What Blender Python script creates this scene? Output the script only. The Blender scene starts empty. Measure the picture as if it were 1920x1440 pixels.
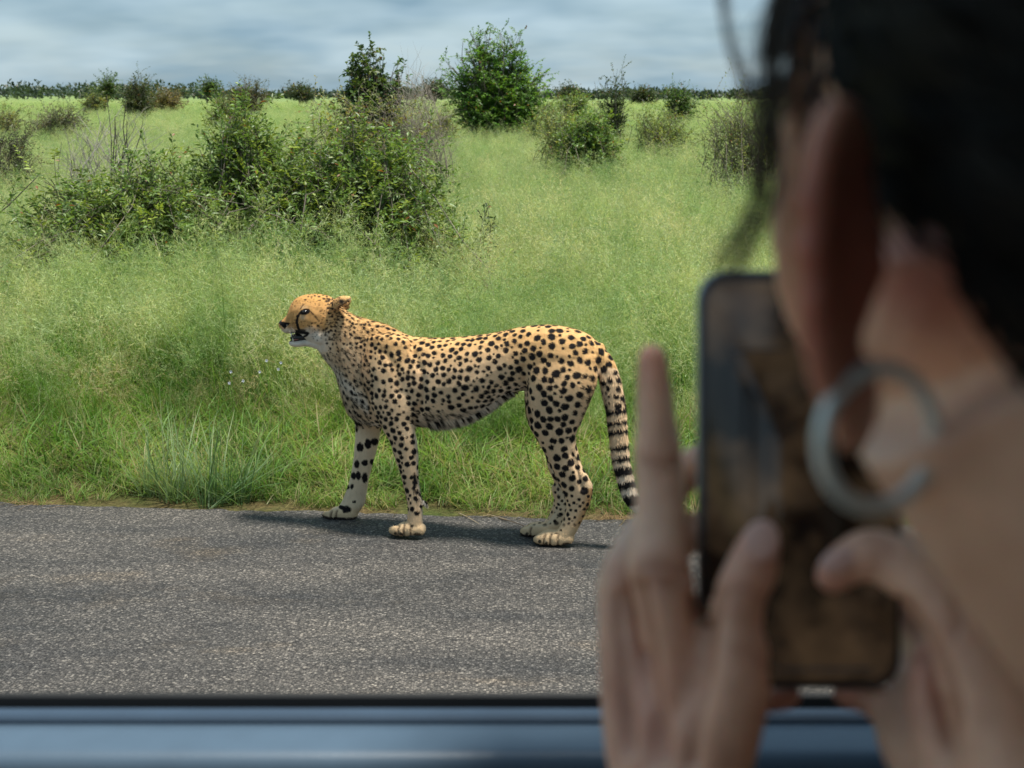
import bpy, math, random
import numpy as np
from mathutils import Vector, Matrix, kdtree

SC = bpy.context.scene
COL = SC.collection
RAD = math.radians

# ------------------------------------------------------------------ camera
F_PX = 2600.0                       # focal length in pixels of the 1920 px wide photograph
PITCH = math.atan(542.0 / F_PX)
CAM_H = 1.628                      # 1.60 m above the road surface
SP, CP = math.sin(PITCH), math.cos(PITCH)
cam = bpy.data.cameras.new('camera')
cam.sensor_width = 36.0
cam.lens = 36.0 * F_PX / 1920.0
cam.clip_start = 0.02
cam.clip_end = 6000
cam.dof.use_dof = True
cam.dof.focus_distance = 5.05
cam.dof.aperture_fstop = 9.0
cam_ob = bpy.data.objects.new('camera', cam)
COL.objects.link(cam_ob)
cam_ob.location = (0, 0, CAM_H)
cam_ob.rotation_euler = (math.pi / 2 - PITCH, 0, 0)
SC.camera = cam_ob

# ------------------------------------------------------------------ sky, sun, exposure
SUN_DIR = Vector((0.25, -0.08, 0.84)).normalized()      # towards the sun
SUN_EL = math.asin(SUN_DIR.z)
SUN_AZ = math.atan2(SUN_DIR.x, SUN_DIR.y)
world = bpy.data.worlds.new('World')
SC.world = world
world.use_nodes = True
wn, wl = world.node_tree.nodes, world.node_tree.links
wn.clear()
w_out = wn.new('ShaderNodeOutputWorld')
w_bg = wn.new('ShaderNodeBackground')
w_bg.inputs['Strength'].default_value = 0.080
w_sky = wn.new('ShaderNodeTexSky')
w_sky.sky_type = 'NISHITA'
w_sky.sun_disc = False
w_sky.sun_elevation = SUN_EL
w_sky.sun_rotation = SUN_AZ
w_sky.air_density = 1.0
w_sky.dust_density = 0.6
w_sky.ozone_density = 2.2
w_tc = wn.new('ShaderNodeTexCoord')
w_sep = wn.new('ShaderNodeSeparateXYZ')
wl.new(w_tc.outputs['Generated'], w_sep.inputs[0])
def wmath(op, a, b=None):
    n = wn.new('ShaderNodeMath'); n.operation = op
    for i, x in enumerate((a, b)):
        if x is None: continue
        if isinstance(x, (int, float)): n.inputs[i].default_value = x
        else: wl.new(x, n.inputs[i])
    return n.outputs[0]
den = wmath('ADD', wmath('MAXIMUM', w_sep.outputs[2], 0.0), 0.22)
w_cmb = wn.new('ShaderNodeCombineXYZ')
wl.new(wmath('DIVIDE', w_sep.outputs[0], den), w_cmb.inputs[0])
wl.new(wmath('DIVIDE', w_sep.outputs[1], den), w_cmb.inputs[1])
w_no = wn.new('ShaderNodeTexNoise')
w_no.inputs['Scale'].default_value = 2.6
w_no.inputs['Detail'].default_value = 5.0
w_no.inputs['Roughness'].default_value = 0.45
wl.new(w_cmb.outputs[0], w_no.inputs['Vector'])
w_rmp = wn.new('ShaderNodeValToRGB')
w_rmp.color_ramp.elements[0].position = 0.36
w_rmp.color_ramp.elements[0].color = (0.72, 0.72, 0.72, 1)
w_rmp.color_ramp.elements[1].position = 0.66
w_rmp.color_ramp.elements[1].color = (0.95, 0.95, 0.95, 1)
wl.new(w_no.outputs['Fac'], w_rmp.inputs[0])
w_no2 = wn.new('ShaderNodeTexNoise')
w_no2.inputs['Scale'].default_value = 1.7
w_no2.inputs['Detail'].default_value = 3.0
wl.new(w_cmb.outputs[0], w_no2.inputs['Vector'])
w_rmp2 = wn.new('ShaderNodeValToRGB')
w_rmp2.color_ramp.elements[0].position = 0.40
w_rmp2.color_ramp.elements[0].color = (1.65, 2.65, 3.4, 1)
w_rmp2.color_ramp.elements[1].position = 0.62
w_rmp2.color_ramp.elements[1].color = (3.2, 4.3, 5.0, 1)
wl.new(w_no2.outputs['Fac'], w_rmp2.inputs[0])
w_mix = wn.new('ShaderNodeMixRGB')
wl.new(w_rmp.outputs[0], w_mix.inputs[0])
wl.new(w_sky.outputs[0], w_mix.inputs[1])
wl.new(w_rmp2.outputs[0], w_mix.inputs[2])
wl.new(w_mix.outputs[0], w_bg.inputs['Color'])
wl.new(w_bg.outputs[0], w_out.inputs[0])

sun = bpy.data.lights.new('sun', 'SUN')
sun.energy = 4.2
sun.angle = RAD(8)
sun.color = (1.0, 0.95, 0.86)
sun_ob = bpy.data.objects.new('sun', sun)
COL.objects.link(sun_ob)
sun_ob.rotation_euler = SUN_DIR.to_track_quat('Z', 'Y').to_euler()
sun_ob.location = (0, 0, 30)

SC.view_settings.view_transform = 'Standard'
SC.view_settings.look = 'None'
SC.view_settings.gamma = 1.0
SC.view_settings.exposure = 0.85
SC.view_settings.use_curve_mapping = False
SC.render.engine = 'CYCLES'
SC.cycles.use_denoising = True
SC.cycles.max_bounces = 8
SC.cycles.transparent_max_bounces = 8

# ------------------------------------------------------------------ helpers
def ray(u, v):
    a = (720.0 - v) / F_PX
    return np.array([(u - 960.0) / F_PX, CP + a * SP, -SP + a * CP])
CAMP = np.array([0.0, 0.0, CAM_H])
def PT(u, v, t):            # point at depth t along the optical axis
    return CAMP + ray(u, v) * t
def PY(u, v, Y):            # point on the vertical plane y = Y
    d = ray(u, v)
    return CAMP + d * (Y / d[1])
def PG(u, v):               # point on the ground
    d = ray(u, v)
    return CAMP + d * (-CAM_H / d[2])

def mesh_np(name, V, faces_list, mat, parent=None, col=None, smooth=False, link=True):
    """faces_list: list of int arrays (n,3) or (n,4)."""
    V = np.asarray(V, dtype=np.float32)
    me = bpy.data.meshes.new(name)
    me.vertices.add(len(V))
    me.vertices.foreach_set('co', V.ravel())
    loops, starts, tot = [], [], 0
    for f in faces_list:
        f = np.asarray(f, dtype=np.int32)
        if len(f) == 0: continue
        k = f.shape[1]
        loops.append(f.ravel())
        starts.append(tot + np.arange(len(f), dtype=np.int32) * k)
        tot += len(f) * k
    loops = np.concatenate(loops); starts = np.concatenate(starts)
    me.loops.add(len(loops)); me.loops.foreach_set('vertex_index', loops)
    me.polygons.add(len(starts)); me.polygons.foreach_set('loop_start', starts)
    me.update(calc_edges=True)
    if col is not None:
        ca = me.color_attributes.new('Col', 'FLOAT_COLOR', 'POINT')
        c = np.ones((len(V), 4), dtype=np.float32); c[:, :3] = col
        ca.data.foreach_set('color', c.ravel())
    if smooth:
        me.polygons.foreach_set('use_smooth', np.ones(len(starts), dtype=bool))
    me.materials.append(mat)
    ob = bpy.data.objects.new(name, me)
    if link: COL.objects.link(ob)
    if parent is not None: ob.parent = parent
    return ob

class MB:
    """collects geometry for one mesh"""
    def __init__(s): s.V = []; s.F3 = []; s.F4 = []; s.C = []; s.n = 0
    def add(s, V, F3=None, F4=None, C=None):
        V = np.asarray(V, dtype=np.float32).reshape(-1, 3)
        if F3 is not None and len(F3): s.F3.append(np.asarray(F3, dtype=np.int32) + s.n)
        if F4 is not None and len(F4): s.F4.append(np.asarray(F4, dtype=np.int32) + s.n)
        if C is not None:
            C = np.asarray(C, dtype=np.float32)
            if C.ndim == 1: C = np.tile(C, (len(V), 1))
            s.C.append(C)
        s.V.append(V); s.n += len(V)
    def box(s, x0, x1, y0, y1, z0, z1, C=None):
        V = [(x, y, z) for x in (x0, x1) for y in (y0, y1) for z in (z0, z1)]
        F = [(0, 1, 3, 2), (4, 6, 7, 5), (0, 4, 5, 1), (2, 3, 7, 6), (0, 2, 6, 4), (1, 5, 7, 3)]
        s.add(V, F4=F, C=C)
    def tube(s, P, R, k=6, C=None, cap=True):
        P = np.asarray(P, float); R = np.asarray(R, float)
        n = len(P)
        T = np.gradient(P, axis=0); T /= np.linalg.norm(T, axis=1, keepdims=True) + 1e-12
        ref = np.array([0.31, 0.17, 0.93]) if abs(T[0][2]) < 0.9 else np.array([0.9, 0.3, 0.1])
        A = np.cross(T, ref); A /= np.linalg.norm(A, axis=1, keepdims=True) + 1e-12
        B = np.cross(T, A)
        th = np.arange(k) * 2 * math.pi / k
        V = P[:, None, :] + R[:, None, None] * (A[:, None, :] * np.cos(th)[None, :, None] + B[:, None, :] * np.sin(th)[None, :, None])
        V = V.reshape(-1, 3)
        i = np.arange(n - 1)[:, None] * k; j = np.arange(k)[None, :]; j2 = (j + 1) % k
        F4 = np.stack([i + j, i + j2, i + k + j2, i + k + j], -1).reshape(-1, 4)
        F3 = []
        if cap:
            V = np.vstack([V, P[0], P[-1]])
            a, b = n * k, n * k + 1
            F3 = [(a, (q + 1) % k, q) for q in range(k)] + [(b, (n - 1) * k + q, (n - 1) * k + (q + 1) % k) for q in range(k)]
        s.add(V, F3=F3, F4=F4, C=C)
    def build(s, name, mat, parent=None, smooth=False, link=True):
        V = np.concatenate(s.V)
        fl = []
        if s.F3: fl.append(np.concatenate(s.F3))
        if s.F4: fl.append(np.concatenate(s.F4))
        col = np.concatenate(s.C) if s.C else None
        return mesh_np(name, V, fl, mat, parent, col, smooth, link)

def catmull(A, sub):
    A = np.asarray(A, float)
    n = len(A)
    E = np.vstack([2 * A[0] - A[1], A, 2 * A[-1] - A[-2]])
    out = []
    for i in range(n - 1):
        p0, p1, p2, p3 = E[i], E[i + 1], E[i + 2], E[i + 3]
        for q in range(sub):
            t = q / sub
            out.append(0.5 * (2 * p1 + (p2 - p0) * t + (2 * p0 - 5 * p1 + 4 * p2 - p3) * t * t + (3 * p1 - p0 - 3 * p2 + p3) * t ** 3))
    out.append(A[-1])
    return np.array(out)

def empty(name, loc=(0, 0, 0)):
    o = bpy.data.objects.new(name, None)
    o.empty_display_size = 0.1
    COL.objects.link(o); o.location = loc
    return o
def tag(o, label=None, cat=None, group=None, kind=None):
    if label: o['label'] = label
    if cat: o['category'] = cat
    if group: o['group'] = group
    if kind: o['kind'] = kind
    return o
def adopt(child, parent):
    """parent keeping the child's world place (parent is an unrotated empty)"""
    child.parent = parent
    child.matrix_parent_inverse = Matrix.Translation(-Vector(parent.location))

# ------------------------------------------------------------------ materials
def new_mat(name):
    m = bpy.data.materials.new(name); m.use_nodes = True
    nt = m.node_tree
    b = nt.nodes['Principled BSDF']
    return m, nt, b
def N(nt, t, **kw):
    n = nt.nodes.new(t)
    for k, v in kw.items(): n.inputs[k].default_value = v
    return n
def plain(name, col, rough=0.6, spec=0.4, metal=0.0, bump=0.0, bscale=200, var=0.0, vscale=8):
    m, nt, b = new_mat(name)
    b.inputs['Base Color'].default_value = (*col, 1)
    b.inputs['Roughness'].default_value = rough
    b.inputs['Specular IOR Level'].default_value = spec
    b.inputs['Metallic'].default_value = metal
    geo = nt.nodes.new('ShaderNodeNewGeometry')
    if var > 0:
        no = N(nt, 'ShaderNodeTexNoise', Scale=vscale, Detail=5.0)
        nt.links.new(geo.outputs['Position'], no.inputs['Vector'])
        mx = nt.nodes.new('ShaderNodeMixRGB'); mx.blend_type = 'MULTIPLY'; mx.inputs[0].default_value = 1
        mx.inputs[1].default_value = (*col, 1)
        rp = nt.nodes.new('ShaderNodeValToRGB')
        rp.color_ramp.elements[0].color = (1 - var, 1 - var, 1 - var, 1); rp.color_ramp.elements[1].color = (1 + var, 1 + var, 1 + var, 1)
        rp.color_ramp.elements[0].position = 0.3; rp.color_ramp.elements[1].position = 0.7
        nt.links.new(no.outputs['Fac'], rp.inputs[0]); nt.links.new(rp.outputs[0], mx.inputs[2])
        nt.links.new(mx.outputs[0], b.inputs['Base Color'])
    if bump > 0:
        no = N(nt, 'ShaderNodeTexNoise', Scale=bscale, Detail=4.0)
        nt.links.new(geo.outputs['Position'], no.inputs['Vector'])
        bp = nt.nodes.new('ShaderNodeBump'); bp.inputs['Strength'].default_value = bump; bp.inputs['Distance'].default_value = 0.002
        nt.links.new(no.outputs['Fac'], bp.inputs['Height']); nt.links.new(bp.outputs[0], b.inputs['Normal'])
    return m
def attr_mat(name, rough=0.6, spec=0.3, trans=0.0, tint=(1, 1, 1), patch=None):
    """colour from the mesh's own colour attribute; optional translucency for leaves"""
    m, nt, b = new_mat(name)
    at = nt.nodes.new('ShaderNodeAttribute'); at.attribute_name = 'Col'
    src = at.outputs['Color']
    if patch:
        geo = nt.nodes.new('ShaderNodeNewGeometry')
        no = N(nt, 'ShaderNodeTexNoise', Scale=patch[0], Detail=3.0)
        nt.links.new(geo.outputs['Position'], no.inputs['Vector'])
        rp = nt.nodes.new('ShaderNodeValToRGB')
        rp.color_ramp.elements[0].position = 0.36; rp.color_ramp.elements[1].position = 0.66
        rp.color_ramp.elements[0].color = (*patch[1], 1); rp.color_ramp.elements[1].color = (*patch[2], 1)
        nt.links.new(no.outputs['Fac'], rp.inputs[0])
        mx = nt.nodes.new('ShaderNodeMixRGB'); mx.blend_type = 'MULTIPLY'; mx.inputs[0].default_value = 1
        nt.links.new(src, mx.inputs[1]); nt.links.new(rp.outputs[0], mx.inputs[2])
        src = mx.outputs[0]
        no3 = N(nt, 'ShaderNodeTexNoise', Scale=patch[0] * 4.2, Detail=2.0)
        nt.links.new(geo.outputs['Position'], no3.inputs['Vector'])
        rp3 = nt.nodes.new('ShaderNodeValToRGB')
        rp3.color_ramp.elements[0].position = 0.38; rp3.color_ramp.elements[1].position = 0.62
        rp3.color_ramp.elements[0].color = (0.62, 0.74, 0.60, 1); rp3.color_ramp.elements[1].color = (1.2, 1.12, 1.15, 1)
        nt.links.new(no3.outputs['Fac'], rp3.inputs[0])
        mx3 = nt.nodes.new('ShaderNodeMixRGB'); mx3.blend_type = 'MULTIPLY'; mx3.inputs[0].default_value = 1
        nt.links.new(src, mx3.inputs[1]); nt.links.new(rp3.outputs[0], mx3.inputs[2])
        src = mx3.outputs[0]
    nt.links.new(src, b.inputs['Base Color'])
    b.inputs['Roughness'].default_value = rough
    b.inputs['Specular IOR Level'].default_value = spec
    if trans > 0:
        tr = nt.nodes.new('ShaderNodeBsdfTranslucent')
        mt = nt.nodes.new('ShaderNodeMixRGB'); mt.blend_type = 'MULTIPLY'; mt.inputs[0].default_value = 1
        mt.inputs[2].default_value = (*tint, 1)
        nt.links.new(src, mt.inputs[1]); nt.links.new(mt.outputs[0], tr.inputs[0])
        ms = nt.nodes.new('ShaderNodeMixShader'); ms.inputs[0].default_value = trans
        nt.links.new(b.outputs[0], ms.inputs[1]); nt.links.new(tr.outputs[0], ms.inputs[2])
        nt.links.new(ms.outputs[0], nt.nodes['Material Output'].inputs[0])
    return m

M_LEAF = attr_mat('leaf', 0.45, 0.45, 0.35, (1.5, 1.45, 0.7))
M_BARK = attr_mat('bark', 0.9, 0.1)
M_GRASS = attr_mat('grass_blade', 0.55, 0.35, 0.45, (1.25, 1.25, 0.8), patch=(0.55, (0.66, 0.78, 0.60), (1.06, 1.00, 1.03)))
M_FUR = attr_mat('fur_coat', 0.85, 0.15)
M_RUBBER = plain('black_rubber', (0.008, 0.009, 0.010), 0.6, 0.3)
M_NOSE = plain('nose_leather', (0.01, 0.009, 0.009), 0.4, 0.5)

# ------------------------------------------------------------------ ground and road
ROAD_S = -0.0853                     # slope of the far edge of the road in plan
def road_edge(x): return 5.148 + ROAD_S * x

def asphalt():
    m, nt, b = new_mat('asphalt')
    L = nt.links.new
    geo = nt.nodes.new('ShaderNodeNewGeometry'); P = geo.outputs['Position']
    vo = N(nt, 'ShaderNodeTexVoronoi', Scale=135.0, Randomness=1.0); L(P, vo.inputs['Vector'])
    vo2 = N(nt, 'ShaderNodeTexVoronoi', Scale=310.0, Randomness=1.0); L(P, vo2.inputs['Vector'])
    sep = nt.nodes.new('ShaderNodeSeparateColor'); L(vo.outputs['Color'], sep.inputs[0])
    sep2 = nt.nodes.new('ShaderNodeSeparateColor'); L(vo2.outputs['Color'], sep2.inputs[0])
    r1 = nt.nodes.new('ShaderNodeValToRGB'); L(sep.outputs[0], r1.inputs[0])
    e = r1.color_ramp.elements
    e[0].position = 0.0; e[0].color = (0.030, 0.031, 0.033, 1)
    e[1].position = 1.0; e[1].color = (0.36, 0.34, 0.31, 1)
    for p, c in ((0.40, (0.055, 0.054, 0.054)), (0.70, (0.11, 0.105, 0.10)), (0.88, (0.19, 0.18, 0.17))):
        q = e.new(p); q.color = (*c, 1)
    r2 = nt.nodes.new('ShaderNodeValToRGB'); L(sep2.outputs[1], r2.inputs[0])
    r2.color_ramp.elements[0].color = (0.028, 0.028, 0.030, 1); r2.color_ramp.elements[1].color = (0.17, 0.165, 0.155, 1)
    mx = nt.nodes.new('ShaderNodeMixRGB'); mx.inputs[0].default_value = 0.42
    L(r1.outputs[0], mx.inputs[1]); L(r2.outputs[0], mx.inputs[2])
    # binder between the stones
    rb = nt.nodes.new('ShaderNodeValToRGB'); L(vo.outputs['Distance'], rb.inputs[0])
    rb.color_ramp.elements[0].position = 0.35; rb.color_ramp.elements[1].position = 0.75
    rb.color_ramp.elements[0].color = (1.12, 1.12, 1.12, 1); rb.color_ramp.elements[1].color = (0.45, 0.45, 0.46, 1)
    mu = nt.nodes.new('ShaderNodeMixRGB'); mu.blend_type = 'MULTIPLY'; mu.inputs[0].default_value = 1
    L(mx.outputs[0], mu.inputs[1]); L(rb.outputs[0], mu.inputs[2])
    # worn wheel tracks and stains (long along the road)
    mp = nt.nodes.new('ShaderNodeMapping'); mp.inputs['Scale'].default_value = (0.55, 2.3, 1); mp.inputs['Rotation'].default_value = (0, 0, 0.085)
    L(P, mp.inputs['Vector'])
    no = N(nt, 'ShaderNodeTexNoise', Scale=1.5, Detail=6.0, Roughness=0.62); L(mp.outputs[0], no.inputs['Vector'])
    rn = nt.nodes.new('ShaderNodeValToRGB'); L(no.outputs['Fac'], rn.inputs[0])
    rn.color_ramp.elements[0].position = 0.34; rn.color_ramp.elements[0].color = (0.54, 0.55, 0.565, 1)
    rn.color_ramp.elements[1].position = 0.64; rn.color_ramp.elements[1].color = (1.26, 1.18, 1.08, 1)
    mu2 = nt.nodes.new('ShaderNodeMixRGB'); mu2.blend_type = 'MULTIPLY'; mu2.inputs[0].default_value = 1
    L(mu.outputs[0], mu2.inputs[1]); L(rn.outputs[0], mu2.inputs[2])
    # rusty soil stains
    ns = N(nt, 'ShaderNodeTexNoise', Scale=1.3, Detail=5.0, Roughness=0.6)
    mp2 = nt.nodes.new('ShaderNodeMapping'); mp2.inputs['Location'].default_value = (3.3, 7.1, 0); mp2.inputs['Scale'].default_value = (1, 1.8, 1)
    L(P, mp2.inputs['Vector']); L(mp2.outputs[0], ns.inputs['Vector'])
    rs = nt.nodes.new('ShaderNodeValToRGB'); L(ns.outputs['Fac'], rs.inputs[0])
    rs.color_ramp.elements[0].position = 0.58; rs.color_ramp.elements[0].color = (0, 0, 0, 1)
    rs.color_ramp.elements[1].position = 0.74; rs.color_ramp.elements[1].color = (0.5, 0.5, 0.5, 1)
    mx3 = nt.nodes.new('ShaderNodeMixRGB'); L(rs.outputs[0], mx3.inputs[0]); L(mu2.outputs[0], mx3.inputs[1])
    mul = nt.nodes.new('ShaderNodeMixRGB'); mul.blend_type = 'MULTIPLY'; mul.inputs[0].default_value = 1; mul.inputs[2].default_value = (1.5, 1.15, 0.72, 1)
    L(mu2.outputs[0], mul.inputs[1]); L(mul.outputs[0], mx3.inputs[2])
    L(mx3.outputs[0], b.inputs['Base Color'])
    b.inputs['Roughness'].default_value = 0.82
    b.inputs['Specular IOR Level'].default_value = 0.35
    bp = nt.nodes.new('ShaderNodeBump'); bp.inputs['Strength'].default_value = 0.9; bp.inputs['Distance'].default_value = 0.004; bp.invert = True
    ad = nt.nodes.new('ShaderNodeMath'); ad.operation = 'ADD'
    L(vo.outputs['Distance'], ad.inputs[0]); L(vo2.outputs['Distance'], ad.inputs[1])
    L(ad.outputs[0], bp.inputs['Height']); L(bp.outputs[0], b.inputs['Normal'])
    return m

def soil():
    m, nt, b = new_mat('soil')
    L = nt.links.new
    geo = nt.nodes.new('ShaderNodeNewGeometry'); P = geo.outputs['Position']
    n1 = N(nt, 'ShaderNodeTexNoise', Scale=2.2, Detail=8.0, Roughness=0.65); L(P, n1.inputs['Vector'])
    n2 = N(nt, 'ShaderNodeTexNoise', Scale=60.0, Detail=4.0); L(P, n2.inputs['Vector'])
    r1 = nt.nodes.new('ShaderNodeValToRGB'); L(n1.outputs['Fac'], r1.inputs[0])
    r1.color_ramp.elements[0].position = 0.35; r1.color_ramp.elements[0].color = (0.055, 0.075, 0.022, 1)
    r1.color_ramp.elements[1].position = 0.70; r1.color_ramp.elements[1].color = (0.15, 0.095, 0.055, 1)
    r2 = nt.nodes.new('ShaderNodeValToRGB'); L(n2.outputs['Fac'], r2.inputs[0])
    r2.color_ramp.elements[0].position = 0.3; r2.color_ramp.elements[0].color = (0.5, 0.5, 0.5, 1)
    r2.color_ramp.elements[1].position = 0.7; r2.color_ramp.elements[1].color = (1.35, 1.3, 1.2, 1)
    mu = nt.nodes.new('ShaderNodeMixRGB'); mu.blend_type = 'MULTIPLY'; mu.inputs[0].default_value = 1
    L(r1.outputs[0], mu.inputs[1]); L(r2.outputs[0], mu.inputs[2])
    sx = nt.nodes.new('ShaderNodeSeparateXYZ'); L(P, sx.inputs[0])
    mr = nt.nodes.new('ShaderNodeMapRange'); mr.inputs['From Min'].default_value = 7; mr.inputs['From Max'].default_value = 30; L(sx.outputs[1], mr.inputs['Value'])
    gm = nt.nodes.new('ShaderNodeMixRGB'); L(mr.outputs[0], gm.inputs[0]); L(mu.outputs[0], gm.inputs[1]); gm.inputs[2].default_value = (0.17, 0.235, 0.085, 1)
    L(gm.outputs[0], b.inputs['Base Color'])
    b.inputs['Roughness'].default_value = 0.95; b.inputs['Specular IOR Level'].default_value = 0.1
    bp = nt.nodes.new('ShaderNodeBump'); bp.inputs['Strength'].default_value = 0.8; bp.inputs['Distance'].default_value = 0.02
    L(n2.outputs['Fac'], bp.inputs['Height']); L(bp.outputs[0], b.inputs['Normal'])
    return m

g = MB()
g.add([(-3000, -400, 0), (3000, -400, 0), (3000, 5000, 0), (-3000, 5000, 0)], F4=[(0, 1, 2, 3)])
tag(g.build('ground', soil()), kind='structure')

rng = np.random.default_rng(4)
r = MB()
xs = np.concatenate([[-120, -40, -15], np.arange(-6, 6.01, 0.03), [15, 40, 120]])
jit = np.zeros(len(xs)); acc = 0
for i in range(len(xs)):
    acc = acc * 0.9 + rng.normal() * 0.007
    jit[i] = acc
far = np.stack([xs, road_edge(xs) + jit, np.full(len(xs), 0.028)], 1)
lip = far + np.array([0, 0.05, -0.032])
near = np.stack([xs, road_edge(xs) - 8.2, np.full(len(xs), 0.028)], 1)
nlip = near + np.array([0, -0.05, -0.032])
V = np.vstack([nlip, near, far, lip]); n = len(xs); i = np.arange(n - 1)
F = np.concatenate([np.stack([i + k * n, i + 1 + k * n, i + 1 + (k + 1) * n, i + (k + 1) * n], 1) for k in range(3)])
r.add(V, F4=F)
tag(r.build('road', asphalt()), kind='structure')
ROAD_Z = 0.028

# ------------------------------------------------------------------ voxel union helper
def union_remesh(name, mb, voxel, smooth_it, mat):
    """several closed shapes -> one continuous skin; returns (verts, quads)"""
    ob = mb.build(name + '_tmp', mat)
    md = ob.modifiers.new('r', 'REMESH'); md.mode = 'VOXEL'; md.voxel_size = voxel; md.adaptivity = 0.0
    if smooth_it:
        ms = ob.modifiers.new('s', 'SMOOTH'); ms.factor = 0.5; ms.iterations = smooth_it
    dg = bpy.context.evaluated_depsgraph_get()
    ev = ob.evaluated_get(dg); me = ev.to_mesh()
    V = np.zeros(len(me.vertices) * 3, np.float32); me.vertices.foreach_get('co', V)
    NN = np.zeros(len(me.vertices) * 3, np.float32); me.vertices.foreach_get('normal', NN)
    lv = np.zeros(len(me.loops), np.int32); me.loops.foreach_get('vertex_index', lv)
    lt = np.zeros(len(me.polygons), np.int32); me.polygons.foreach_get('loop_total', lt)
    ls = np.zeros(len(me.polygons), np.int32); me.polygons.foreach_get('loop_start', ls)
    q = ls[lt == 4]; F4 = np.stack([lv[q + k] for k in range(4)], 1)
    t = ls[lt == 3]; F3 = np.stack([lv[t + k] for k in range(3)], 1) if len(t) else np.zeros((0, 3), np.int32)
    ev.to_mesh_clear()
    old = ob.data
    bpy.data.objects.remove(ob); bpy.data.meshes.remove(old)
    return V.reshape(-1, 3), NN.reshape(-1, 3), F3, F4

def loft(mb, secs, k=20, sub=4, power=2.0):
    """secs rows: centre(3) half-vector U(3) half-vector L(3); closed, rounded ends"""
    S = np.array([np.concatenate(s) for s in secs], float)
    S = catmull(S, sub)
    th = np.arange(k) * 2 * math.pi / k
    c, sn = np.cos(th), np.sin(th)
    c = np.sign(c) * np.abs(c) ** (2 / power); sn = np.sign(sn) * np.abs(sn) ** (2 / power)
    C, U, Lh = S[:, 0:3], S[:, 3:6], S[:, 6:9]
    # rounded caps
    def cap(c0, c1, U0, L0):
        d = c0 - c1; d = d / (np.linalg.norm(d) + 1e-9) * min(np.linalg.norm(U0), np.linalg.norm(L0)) * 0.8
        return [(c0 + d * math.sin(a), U0 * math.cos(a), L0 * math.cos(a)) for a in (1.35, 1.0, 0.55)]
    pre = cap(C[0], C[1], U[0], Lh[0]); post = cap(C[-1], C[-2], U[-1], Lh[-1])[::-1]
    C = np.vstack([[p[0] for p in pre], C, [p[0] for p in post]])
    U = np.vstack([[p[1] for p in pre], U, [p[1] for p in post]])
    Lh = np.vstack([[p[2] for p in pre], Lh, [p[2] for p in post]])
    n = len(C)
    V = C[:, None, :] + U[:, None, :] * c[None, :, None] + Lh[:, None, :] * sn[None, :, None]
    V = np.vstack([V.reshape(-1, 3), C[0], C[-1]])
    i = np.arange(n - 1)[:, None] * k; j = np.arange(k)[None, :]; j2 = (j + 1) % k
    F4 = np.stack([i + j, i + j2, i + k + j2, i + k + j], -1).reshape(-1, 4)
    a, b = n * k, n * k + 1
    F3 = [(a, (q + 1) % k, q) for q in range(k)] + [(b, (n - 1) * k + q, (n - 1) * k + (q + 1) % k) for q in range(k)]
    # outward orientation
    vol = 0.0
    vv = V[F4]
    vol = np.einsum('ij,ij->i', vv[:, 0], np.cross(vv[:, 1], vv[:, 2])).sum() + np.einsum('ij,ij->i', vv[:, 0], np.cross(vv[:, 2], vv[:, 3])).sum()
    if vol < 0:
        F4 = F4[:, ::-1]; F3 = [f[::-1] for f in F3]
    mb.add(V, F3=F3, F4=F4)

def ellipsoid(mb, c, A, B, Cc, k=14):
    c, A, B, Cc = [np.asarray(x, float) for x in (c, A, B, Cc)]
    secs = []
    n = 9
    V = []
    for i in range(1, n):
        ph = math.pi * i / n
        for q in range(k):
            th = 2 * math.pi * q / k
            V.append(c + Cc * math.cos(ph) + (A * math.cos(th) + B * math.sin(th)) * math.sin(ph))
    V.append(c + Cc); V.append(c - Cc)
    F4 = [(i * k + q, (i + 1) * k + q, (i + 1) * k + (q + 1) % k, i * k + (q + 1) % k) for i in range(n - 2) for q in range(k)]
    a, b = len(V) - 2, len(V) - 1
    F3 = [(a, q, (q + 1) % k) for q in range(k)] + [(b, (n - 2) * k + (q + 1) % k, (n - 2) * k + q) for q in range(k)]
    if np.dot(np.cross(A, B), Cc) < 0:
        F4 = [f[::-1] for f in F4]; F3 = [f[::-1] for f in F3]
    mb.add(V, F3=F3, F4=F4)

# ------------------------------------------------------------------ cheetah
YAW = math.atan2(-0.155, 0.647)                       # the rump stands nearer than the head
AX = np.array([math.cos(YAW), math.sin(YAW), 0.0])    # head -> tail
LAT = np.array([AX[1], -AX[0], 0.0])                  # towards the animal's left (our side)
C0 = PY(870, 700, 4.935); C0[2] = 0
def sag(u, v, off=0.0):
    """photo pixel -> point on the vertical plane 'off' metres to the animal's left of its midline"""
    d = ray(u, v)
    nrm = LAT
    p0 = C0 + LAT * off
    t = np.dot(p0 - CAMP, nrm) / np.dot(d, nrm)
    return CAMP + d * t

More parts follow.
